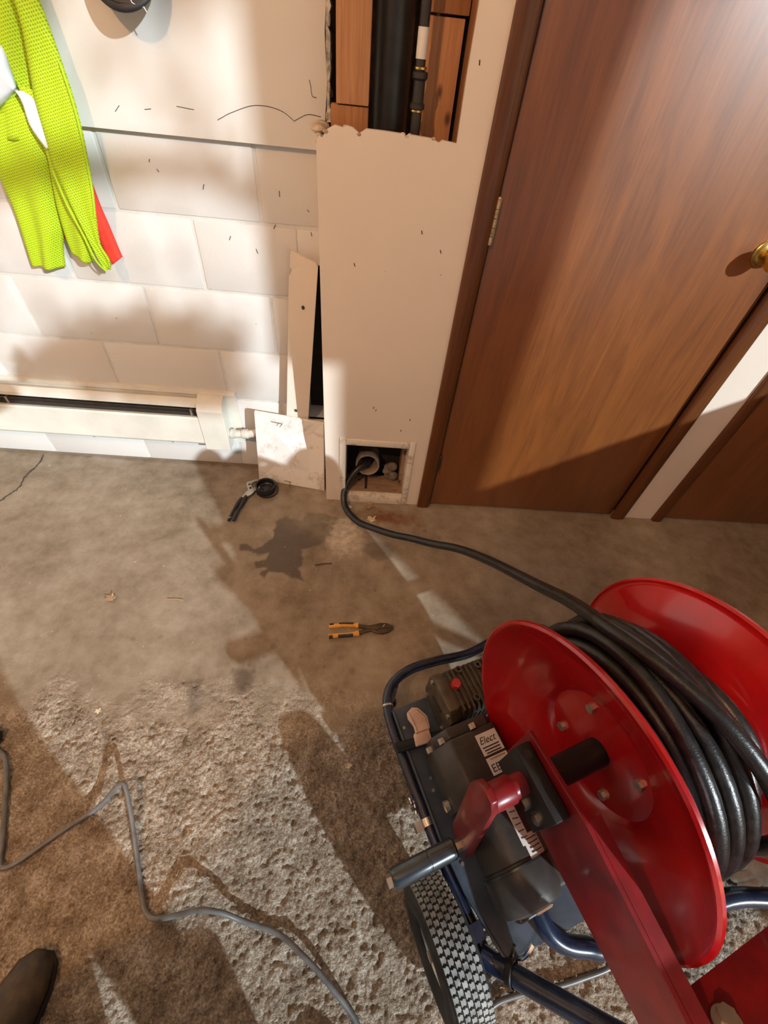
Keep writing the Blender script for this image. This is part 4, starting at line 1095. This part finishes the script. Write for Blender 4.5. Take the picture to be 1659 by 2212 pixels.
# ------------------------------------------------------------------ power cord on the floor
def ground_tube(pts, r, n=10, k=7):
    return MB().tube(spline(pts, k), r, n)
cz = 0.009
cdo = (-0.4, -1.4, 0)
cord = empty('power_cord', cdo)
tag(cord, 'grey power cord kinked across the rough concrete at the lower left', 'cord')
P = [(-1.02, -1.20, cz), (-0.93, -1.165, cz), (-0.868, -1.180, cz), (-0.833, -1.214, cz + .004), (-0.81, -1.26, cz), (-0.788, -1.303, cz), (-0.757, -1.37, cz), (-0.742, -1.403, cz + .002), (-0.728, -1.414, cz + .004), (-0.705, -1.404, cz), (-0.64, -1.350, cz), (-0.565, -1.296, cz + .012), (-0.530, -1.262, 0.048), (-0.512, -1.249, 0.056), (-0.498, -1.265, 0.052), (-0.476, -1.310, 0.034), (-0.458, -1.350, 0.02), (-0.427, -1.413, cz), (-0.398, -1.468, cz), (-0.378, -1.490, cz), (-0.353, -1.496, cz + .004), (-0.30, -1.487, 0.035), (-0.255, -1.480, 0.050), (-0.21, -1.485, 0.040), (-0.165, -1.498, 0.02), (-0.09, -1.516, cz + .004), (-0.024, -1.552, 0.03), (0.04, -1.598, 0.03), (0.097, -1.652, cz), (0.14, -1.72, cz), (0.20, -1.78, cz), (0.28, -1.77, cz), (0.33, -1.70, cz), (0.352, -1.649, cz), (0.378, -1.622, cz), (0.437, -1.607, cz), (0.52, -1.595, cz), (0.58, -1.583, cz), (0.66, -1.562, cz), (0.74, -1.52, cz)]
ground_tube(P, 0.0056).build('cord_line', 'cord_grey', cord, cdo, smooth=True)
pl = MB().tube(spline([(-1.0, -1.15, 0.022), (-0.95, -1.145, 0.024), (-0.905, -1.150, 0.024), (-0.885, -1.153, 0.022)], 4), [0.016] * 2 + [0.0215] * 10 + [0.016], 14)
pl.build('inline_plug', 'grip_black', cord, cdo, smooth=True)

# ------------------------------------------------------------------ hand tools
def thick(poly, z0, z1, name, mat, parent, off, bev=0.0015):
    return MB().prism(poly, (z0, z1), lambda a, b, h: (a, b, h)).build(name, mat, parent, off, bevel=bev, smooth=True)
so = (0.05, -0.785, 0)
sl = empty('slip_joint_pliers', so)
tag(sl, 'dark slip-joint pliers with black and orange grips lying open on the floor', 'pliers')
j1 = thick([(0.046, -0.764), (0.085, -0.769), (0.107, -0.763), (0.125, -0.757), (0.148, -0.757), (0.170, -0.766), (0.168, -0.772), (0.150, -0.774), (0.125, -0.776), (0.105, -0.782), (0.085, -0.780), (0.045, -0.776)], 0.004, 0.013, 'upper_jaw', 'plier_dark', sl, so)
j2 = thick([(0.052, -0.802), (0.075, -0.793), (0.095, -0.786), (0.112, -0.793), (0.135, -0.795), (0.155, -0.787), (0.170, -0.774), (0.168, -0.768), (0.150, -0.773), (0.125, -0.772), (0.105, -0.770), (0.085, -0.776), (0.050, -0.789)], 0.002, 0.0105, 'lower_jaw', 'plier_dark', sl, so)
MB().cyl((0.115, -0.777, 0.002), (0.115, -0.777, 0.0155), 0.0068, 18).build('pivot', 'plier_dark', sl, so, smooth=True)
MB().tube([(0.134, -0.772, 0.0135), (0.141, -0.763, 0.0135)], 0.0022, 6).build('glint_bar', 'plier_steel', sl, so)  # bright steel bar drawn as a glint on the dark jaw
for pts, s in (([(0.052, -0.769), (0.03, -0.770), (0.0, -0.771), (-0.03, -0.775), (-0.046, -0.778)], 1), ([(0.055, -0.797), (0.03, -0.803), (0.0, -0.807), (-0.03, -0.811), (-0.044, -0.813)], -1)):
    gpt = spline([(x, y, 0.010) for x, y in pts], 5)
    n = len(gpt)
    rad = [0.0095 if i < 3 else 0.0072 for i in range(n)]
    MB().tube(gpt, rad, 12).build('grip_core', 'grip_orange', sl, so, smooth=True)
    for i0, i1 in ((4, 13), (15, 20)):
        MB().tube([p + Vector((0, 0.0026 * s, 0.0012)) for p in gpt[i0:i1]], 0.0066, 10).build('grip_pad', 'grip_black', sl, so, smooth=True)

to_ = (-0.43, -0.22, 0)
tg = empty('tongue_groove_pliers', to_)
tag(tg, 'steel tongue-and-groove pliers with black dipped handles lying beside the black plug', 'pliers')
ja = thick([(-0.438, -0.213), (-0.424, -0.200), (-0.414, -0.180), (-0.424, -0.160), (-0.442, -0.128), (-0.449, -0.122), (-0.456, -0.128), (-0.456, -0.145), (-0.442, -0.175), (-0.441, -0.192), (-0.450, -0.210)], 0.008, 0.015, 'slotted_jaw', 'plier_steel', tg, to_)
thick([(-0.449, -0.124), (-0.425, -0.108), (-0.407, -0.105), (-0.405, -0.112), (-0.425, -0.120), (-0.440, -0.136)], 0.006, 0.014, 'jaw_tip', 'plier_steel', ja, to_)
jb = thick([(-0.462, -0.215), (-0.452, -0.180), (-0.444, -0.165), (-0.430, -0.158), (-0.415, -0.145), (-0.402, -0.135), (-0.398, -0.150), (-0.412, -0.168), (-0.432, -0.180), (-0.442, -0.200), (-0.450, -0.222)], 0.001, 0.008, 'lower_jaw', 'plier_steel', tg, to_)
for x, y in ((-0.4425, -0.143), (-0.434, -0.163)):
    MB().cyl((x, y, 0.0148), (x, y, 0.0158), 0.005, 12).build('slot_hole', 'void_dark', ja, to_)
MB().cyl((-0.438, -0.153, 0.0), (-0.438, -0.153, 0.0175), 0.0055, 14).build('pivot_bolt', 'plier_steel', tg, to_, smooth=True)
for pts, z in (([(-0.443, -0.208), (-0.447, -0.240), (-0.456, -0.290), (-0.462, -0.345)], 0.0125), ([(-0.458, -0.216), (-0.466, -0.245), (-0.477, -0.295), (-0.482, -0.343)], 0.0085)):
    gp = spline([(x, y, z) for x, y in pts], 5)
    MB().tube(gp, [0.0058 + 0.0028 * math.sin(PI * min(1, i / 9)) for i in range(len(gp))], 12).build('handle_grip', 'grip_black', tg, to_, smooth=True)
MB().tube([(-0.4835, -0.333, 0.0155), (-0.473, -0.332, 0.016)], 0.001, 5).build('grip_mark', 'label_white', tg, to_)

pgo = (-0.372, -0.154, 0)
pg = empty('cleanout_plug', pgo)
tag(pg, 'round black cleanout plug upside down on the floor below the white panel', 'plug')
MB().lathe([(0.0, 0.006), (0.030, 0.006), (0.034, 0.010), (0.036, 0.030), (0.041, 0.032), (0.042, 0.026), (0.0395, 0.022), (0.041, 0.017), (0.0395, 0.013), (0.041, 0.008), (0.039, 0.0), (0.0, 0.0)], (-0.372, -0.154, 0), (0, 0, 1), 40).build('threaded_cup', 'abs_black', pg, pgo, smooth=True, angle=35)
MB().prism([(-0.013, -0.013), (0.013, -0.013), (0.013, 0.013), (-0.013, 0.013)], (0.006, 0.012), lambda a, b, h: (-0.370 + a * 0.8 - b * 0.6, -0.156 + a * 0.6 + b * 0.8, h)).build('square_nub', 'abs_black', pg, pgo)
MB().lathe([(0.0395, -0.001), (0.0475, -0.001), (0.0475, 0.0015), (0.0395, 0.0015)], (-0.366, -0.156, 0.001), (0, 0, 1), 40, closed=True).build('gasket_ring', 'iron_dark', pg, pgo, smooth=True)

# ------------------------------------------------------------------ debris
def leaf(x, y, s, rot, mat, label, seed):
    rng = random.Random(seed)
    n = 16
    vs, fs = [(0, 0, 0.006)], []
    for i in range(n):
        a = 2 * PI * i / n
        r = s * (0.45 + 0.55 * abs(math.cos(2.5 * a))) * rng.uniform(0.75, 1.1)
        vs.append((r * math.cos(a + rot), 0.72 * r * math.sin(a + rot), 0.004 + rng.uniform(0, 0.35) * r + 0.15 * r))
    vs2 = [(p[0], p[1], p[2] - 0.0008) for p in vs]
    for i in range(n):
        j = 1 + (i + 1) % n
        fs.append((0, 1 + i, j)); fs.append((n + 1, n + 1 + j, n + 2 + i)); fs.append((1 + i, n + 2 + i, n + 1 + j, j))
    m = MB().add([(p[0] + x, p[1] + y, p[2] - 0.003) for p in vs + vs2], fs)
    return tag(m.build('dry_leaf', mat, None, (x, y, 0)), label, 'leaf', 'dry leaf scraps')
leaf(-0.786, -0.707, 0.024, 0.3, 'leaf_dry', 'curled dry leaf alone on the lit floor at far left', 1)
leaf(0.082, -0.290, 0.026, 0.9, 'leaf_pale', 'pale torn leaf beside the cable in front of the access opening', 2)
leaf(0.070, -0.215, 0.026, 2.1, 'leaf_dry', 'reddish dry leaf right under the access opening', 3)
leaf(-0.015, -0.225, 0.015, 1.1, 'leaf_pale', 'small leaf scrap at the left foot of the partition', 4)
leaf(0.045, -1.185, 0.012, 0.2, 'leaf_pale', 'tiny pale leaf scrap on rough concrete in the cart shadow', 5)
leaf(0.058, -1.135, 0.014, 1.4, 'leaf_dry', 'small dry leaf scrap on rough concrete near the pedal end', 6)
leaf(0.115, -1.09, 0.016, 0.6, 'leaf_dry', 'dry leaf scrap just left of the cart deck', 8)
leaf(-0.672, -1.066, 0.012, 2.4, 'leaf_pale', 'white chip of leaf where rough concrete begins at left', 9)
def twig(a, b, r, label, mat='stick_brown'):
    mid = ((a[0] + b[0]) / 2 + 0.002, (a[1] + b[1]) / 2 + 0.002, r * 1.2)
    o = MB().tube(spline([(a[0], a[1], r), mid, (b[0], b[1], r)], 4), r, 7).build('twig', mat, None, (a[0], a[1], 0), smooth=True)
    return tag(o, label, 'twig', 'twigs on the floor')
twig((-0.122, -0.528), (-0.060, -0.517), 0.0022, 'dark straight twig between the wet stain and orange pliers')
twig((-0.60, -0.700), (-0.548, -0.701), 0.0016, 'thin pale twig on the lit floor left of the stain', 'leaf_dry')

# ------------------------------------------------------------------ glove behind the reel
gvo = (1.09, -1.385, 0)
gv = empty('work_glove', gvo)
tag(gv, 'cream cloth work glove lying on the floor behind the red reel', 'glove')
MB().sphere((1.10, -1.385, 0.022), 0.055, (1.1, 0.75, 0.42), 20, 12).build('palm', 'cream_cloth', gv, gvo, smooth=True)
for k, (dx, dy, L_) in enumerate(((-0.045, 0.02, 0.05), (-0.055, 0.0, 0.06), (-0.05, -0.02, 0.058), (-0.038, -0.036, 0.045))):
    MB().tube(spline([(1.07, -1.385 + dy * 0.8, 0.02), (1.07 + dx * 0.5, -1.385 + dy, 0.026), (1.07 + dx, -1.385 + dy * 1.1, 0.016)], 5), 0.0115, 10).sphere((1.07 + dx, -1.385 + dy * 1.1, 0.016), 0.0115, (1, 1, 1), 10, 8).build('finger', 'cream_cloth', gv, gvo, smooth=True)
MB().tube(spline([(1.12, -1.36, 0.02), (1.10, -1.335, 0.022), (1.075, -1.325, 0.016)], 5), 0.0125, 10).build('thumb', 'cream_cloth', gv, gvo, smooth=True)
MB().tube([(1.14, -1.39, 0.02), (1.21, -1.40, 0.022)], [0.042, 0.046], 16).build('cuff', 'cream_cloth', gv, gvo, smooth=True)

# ------------------------------------------------------------------ ceiling lamp
lo = LAMP_POS
lamp = empty('ceiling_lamp', (lo[0], lo[1], 3.0))
tag(lamp, 'bare warm bulb hanging on a short stem from the garage ceiling', 'lamp')
t = NT('bulb_glow')
t.b.inputs['Base Color'].default_value = (1, 0.8, 0.6, 1)
t.b.inputs['Emission Color'].default_value = (*LAMP_COLOR, 1)
t.b.inputs['Emission Strength'].default_value = LAMP_STRENGTH
loff = (lo[0], lo[1], 3.0)
MB().lathe([(0.0, 0.0), (0.055, 0.0), (0.055, 0.012), (0.03, 0.03), (0.022, 0.05), (0.0, 0.05)], (lo[0], lo[1], 3.0), (0, 0, -1), 24).build('lamp_holder', 'label_white', lamp, loff, smooth=True)
MB().sphere((lo[0], lo[1], lo[2] + 0.035), 0.042, (1, 1, 1.2), 16, 12).build('bulb', 'bulb_glow', lamp, loff, smooth=True)
MB().tube([(lo[0], lo[1], lo[2] + 0.075), (lo[0], lo[1], 2.96)], 0.010, 12).build('bulb_neck', 'zinc', lamp, loff)

# ------------------------------------------------------------------ person taking the picture (only a boot reaches into the frame)
po_ = (-0.40, -1.92, 0.0)
per = empty('person', po_)
tag(per, 'person in brown jacket and work boots, one boot toe at the lower left corner', 'person')
def skin(name, joints, edges, mat, root=0, sub=2):
    me = bpy.data.meshes.new(name)
    me.from_pydata([(x - po_[0], y - po_[1], z - po_[2]) for (x, y, z, r) in joints], edges, [])
    ob = bpy.data.objects.new(name, me)
    COL.objects.link(ob)
    ob.parent = per
    ob.modifiers.new('skin', 'SKIN')
    me.materials.append(MATS[mat])
    if not me.skin_vertices:
        bpy.context.view_layer.objects.active = ob
    for i, (x, y, z, r) in enumerate(joints):
        rr = r if isinstance(r, tuple) else (r, r)
        me.skin_vertices[0].data[i].radius = rr
        me.skin_vertices[0].data[i].use_root = (i == root)
    md = ob.modifiers.new('smooth', 'SUBSURF'); md.levels = sub; md.render_levels = sub
    for p in me.polygons: p.use_smooth = True
    return ob
skin('trousers', [(-0.43, -1.91, 0.92, (0.15, 0.12)), (-0.43, -1.91, 1.04, (0.145, 0.11)), (-0.35, -1.91, 0.84, 0.095), (-0.25, -1.91, 0.46, 0.072), (0.03, -1.92, 0.12, 0.062), (-0.53, -1.87, 0.84, 0.10), (-0.555, -1.79, 0.50, 0.080), (-0.575, -1.81, 0.12, 0.062)],
     [(0, 1), (0, 2), (2, 3), (3, 4), (0, 5), (5, 6), (6, 7)], 'denim_dark')
skin('jacket', [(-0.46, -1.87, 0.72, (0.20, 0.15)), (-0.42, -1.88, 1.20, (0.18, 0.13)), (-0.41, -1.85, 1.40, (0.15, 0.12)), (-0.39, -1.83, 1.48, 0.08), (-0.25, -1.79, 1.40, 0.075), (-0.10, -1.74, 1.17, 0.055), (0.105, -1.62, 1.27, 0.045), (-0.56, -1.90, 1.38, 0.075), (-0.46, -1.74, 1.16, 0.055), (-0.11, -1.60, 1.29, 0.045)],
     [(0, 1), (1, 2), (2, 3), (2, 4), (4, 5), (5, 6), (2, 7), (7, 8), (8, 9)], 'jacket_brown')
hx, hy = -0.38, -1.81
body = skin('body', [(hx - .01, hy - .02, 1.46, 0.055), (hx, hy, 1.54, 0.052), (hx, hy + .01, 1.61, (0.072, 0.085)), (hx, hy + .02, 1.70, (0.075, 0.095)), (hx, hy + .01, 1.755, (0.05, 0.06)), (hx, hy + .11, 1.645, 0.012), (hx + .078, hy + .0, 1.64, 0.014), (hx - .078, hy + .0, 1.64, 0.014)],
            [(0, 1), (1, 2), (2, 3), (3, 4), (2, 5), (2, 6), (2, 7)], 'skin')
for sx in (-1, 1):
    MB().sphere((hx + sx * 0.030, hy + 0.098, 1.675), 0.011, (1, 0.6, 0.7), 10, 8).build('eye', 'label_white', body, po_, smooth=True)
MB().sphere((hx, hy + 0.093, 1.605), 0.020, (1, 0.4, 0.3), 10, 8).build('mouth', 'cap_maroon', body, po_, smooth=True)
skin('hair', [(hx, hy - .01, 1.725, (0.080, 0.098)), (hx, hy - .01, 1.778, (0.06, 0.07)), (hx, hy - .05, 1.66, (0.07, 0.05))], [(0, 1), (0, 2)], 'hair_brown')
for sx, wx, wy, wz, px in ((1, 0.115, -1.62, 1.27, 0.11), (-1, -0.11, -1.60, 1.29, -0.045)):
    h = [(wx, wy, wz, 0.026), (px, -1.545, wz + 0.035, (0.034, 0.018))]
    e = [(0, 1)]
    for k in range(4):
        b = len(h)
        h += [(px - sx * 0.004, -1.527, wz + 0.018 + 0.021 * k, 0.0095), (px - sx * 0.020, -1.510, wz + 0.024 + 0.022 * k, 0.0085), (px - sx * (0.036 + 0.004 * (k in (1, 2))), -1.512, wz + 0.026 + 0.022 * k, 0.0075)]
        e += [(1, b), (b, b + 1), (b + 1, b + 2)]
    b = len(h)
    h += [(px - sx * 0.012, -1.552, wz + 0.062, 0.011), (px - sx * 0.034, -1.540, wz + 0.078, 0.0095)]
    e += [(1, b), (b, b + 1)]
    skin('hand', h, e, 'skin', sub=1)
def boot(x, y, ang, name='boot'):
    ca, sa = math.cos(ang), math.sin(ang)
    out = []
    secs = [(-0.115, 0.030, 0.035, 0.10), (-0.10, 0.038, 0.05, 0.13), (-0.04, 0.040, 0.055, 0.135), (0.02, 0.042, 0.048, 0.085), (0.08, 0.048, 0.042, 0.062), (0.13, 0.047, 0.036, 0.055), (0.165, 0.036, 0.030, 0.045), (0.182, 0.016, 0.020, 0.030)]
    vs, fs = [], []
    n = 14
    for (d, hw, mid, topz) in secs:
        for k in range(n):
            a = 2 * PI * k / n
            lx = hw * math.cos(a)
            z = max(0.0, topz / 2 + topz / 2 * math.sin(a))
            vs.append((x + lx * ca - d * sa, y + lx * sa + d * ca, z))
    for i in range(len(secs) - 1):
        for k in range(n):
            fs.append((i * n + k, i * n + (k + 1) % n, (i + 1) * n + (k + 1) % n, (i + 1) * n + k))
    fs.append(tuple(range(n))); fs.append(tuple(reversed([(len(secs) - 1) * n + k for k in range(n)])))
    o = MB().add(vs, fs).build(name, 'boot_leather', per, po_, smooth=True, angle=80)
    MB().prism([(x + hw * sgn * ca - d * sa, y + hw * sgn * sa + d * ca) for sgn, lst in ((1, secs), (-1, list(reversed(secs)))) for (d, hw, m_, t_) in lst], (0.0, 0.018), lambda a, b, h: (a, b, h)).build('sole', 'grip_black', o, po_)
    MB().tube([(x + 0.02 * sa, y - 0.02 * ca - 0.02, 0.10), (x + 0.03 * sa, y - 0.05 * ca, 0.20)], [0.052, 0.056], 16).build('shaft', 'boot_leather', o, po_, smooth=True)
    return o
boot(-0.588, -1.726, -0.10)
boot(0.05, -1.865, -0.05)

# ------------------------------------------------------------------ right bay of the garage and the yard, outside the frame
wo_ = (2.3, -1.4, 0)  # out of view, added to block sun from the right floor and lower door
wb = empty('blocker', wo_)
tag(wb, 'closed wooden workbench at the right, unseen, added to shade the floor by the doors', 'blocker')
MB().box((2.04, -2.28, 0.06), (2.55, -0.5, 1.03)).build('cabinet', 'aged_pine', wb, wo_)
MB().box((2.0, -2.30, 1.03), (2.58, -0.48, 1.08), 0.004).build('worktop', 'raw_pine', wb, wo_)
MB().box((2.08, -2.24, 0.0), (2.52, -0.54, 0.06)).build('plinth', 'void_dark', wb, wo_)
for k in range(4):
    d = MB().box((2.028, -2.26 + k * 0.44, 0.10), (2.04, -1.84 + k * 0.44, 0.90), 0.003).build('cupboard_door', 'aged_pine', wb, wo_)
    MB().sphere((2.018, -2.20 + k * 0.44, 0.55), 0.014).build('knob', 'black_steel', d, wo_)
struct(bx((-9, -13.6, -0.05), (2.5, -12.6, 3.4), 'trim_7', 'hedge_green'), 'unseen dark hedge added across the driveway to dim the outdoor light')  # put in out of view to darken the surroundings outside

tro = (3.6, -4.1, -0.05)
tree = empty('yard_tree', tro)
tag(tree, 'leafy tree in the yard outside the garage opening', 'tree')
MB().tube(spline([(3.6, -4.1, -0.05), (3.62, -4.1, 1.2), (3.58, -4.08, 2.6), (3.60, -4.1, 4.2)], 5), [0.13] * 4 + [0.11] * 4 + [0.09] * 4 + [0.06] * 4, 12).build('trunk', 'stick_brown', tree, tro, smooth=True)
MB().tube(spline([(3.58, -4.08, 3.0), (3.1, -3.95, 3.3), (2.6, -3.82, 3.25), (2.1, -3.75, 3.1)], 5), 0.03, 8).build('branch', 'stick_brown', tree, tro, smooth=True)
lf = MB()
rng = random.Random(11)
def one_leaf(x, y, z, L):
    d = Vector((rng.uniform(-.5, .5), rng.uniform(-.5, .5), -1)).normalized()
    w = d.cross(Vector((rng.uniform(-1, 1), rng.uniform(-1, 1), 0.2))).normalized()
    p = Vector((x, y, z))
    lf.add([p, p + d * L * .45 + w * L * .25, p + d * L, p + d * L * .45 - w * L * .25], [(0, 1, 2, 3)])
for i in range(2200):                       # drooping spray of leaves
    x = rng.uniform(2.12, 2.82)
    k = (x - 2.12) / 0.70
    lo_, hi_ = (2.60 - 0.07 * min(1, k * 2.2)), (2.70 + 0.11 * min(1, k * 2.5) + 0.035 * math.sin(x * 31))
    if rng.random() > 0.25 + 1.2 * k: continue
    one_leaf(x, -3.8 + rng.uniform(-.12, .12), rng.uniform(lo_, hi_) + 0.02, rng.uniform(.04, .075))
for i in range(60):                        # ragged fringe above it
    x = rng.uniform(1.7, 3.2)
    one_leaf(x, -3.8 + rng.uniform(-.25, .25), rng.uniform(2.82 + 0.05 * math.sin(x * 23), 3.4), rng.uniform(.05, .09))
for i in range(1800):                       # crown
    a = rng.uniform(0, 6.28); b = rng.uniform(-1, 1); r = rng.uniform(.6, 1.1)
    one_leaf(3.6 + r * math.cos(a) * (1 - b * b) ** .5, -4.1 + r * math.sin(a) * (1 - b * b) ** .5, 4.6 + r * b * .8, .11)
fo = lf.build('foliage', 'hedge_green', tree, tro)
fo['kind'] = 'stuff'
for x in (2.25, 2.45, 2.6, 2.75):
    MB().tube(spline([(x, -3.8, 3.22), (x + .02, -3.8, 2.9), (x, -3.8, 2.66)], 4), 0.004, 5).build('twig', 'stick_brown', tree, tro)

bko = (-0.355, -1.865, 0)  # unseen, added to close the lit gap in the leg shadow
bk = empty('shade_bucket', bko)
tag(bk, 'white plastic bucket added unseen to fill the shadow between the legs', 'bucket')
MB().lathe([(0.0, 0.0), (0.105, 0.0), (0.118, 0.30), (0.125, 0.30), (0.125, 0.312), (0.113, 0.312), (0.101, 0.006), (0.0, 0.006)], bko, (0, 0, 1), 36).build('pail', 'label_white', bk, bko, smooth=True, angle=30)
MB().tube([(bko[0] + 0.124 * math.cos(t), bko[1] - 0.124 * math.sin(t), 0.29 - 0.11 * math.sin(t)) for t in [PI * k / 14 for k in range(15)]], 0.003, 6).build('bail_handle', 'zinc', bk, bko, smooth=True)
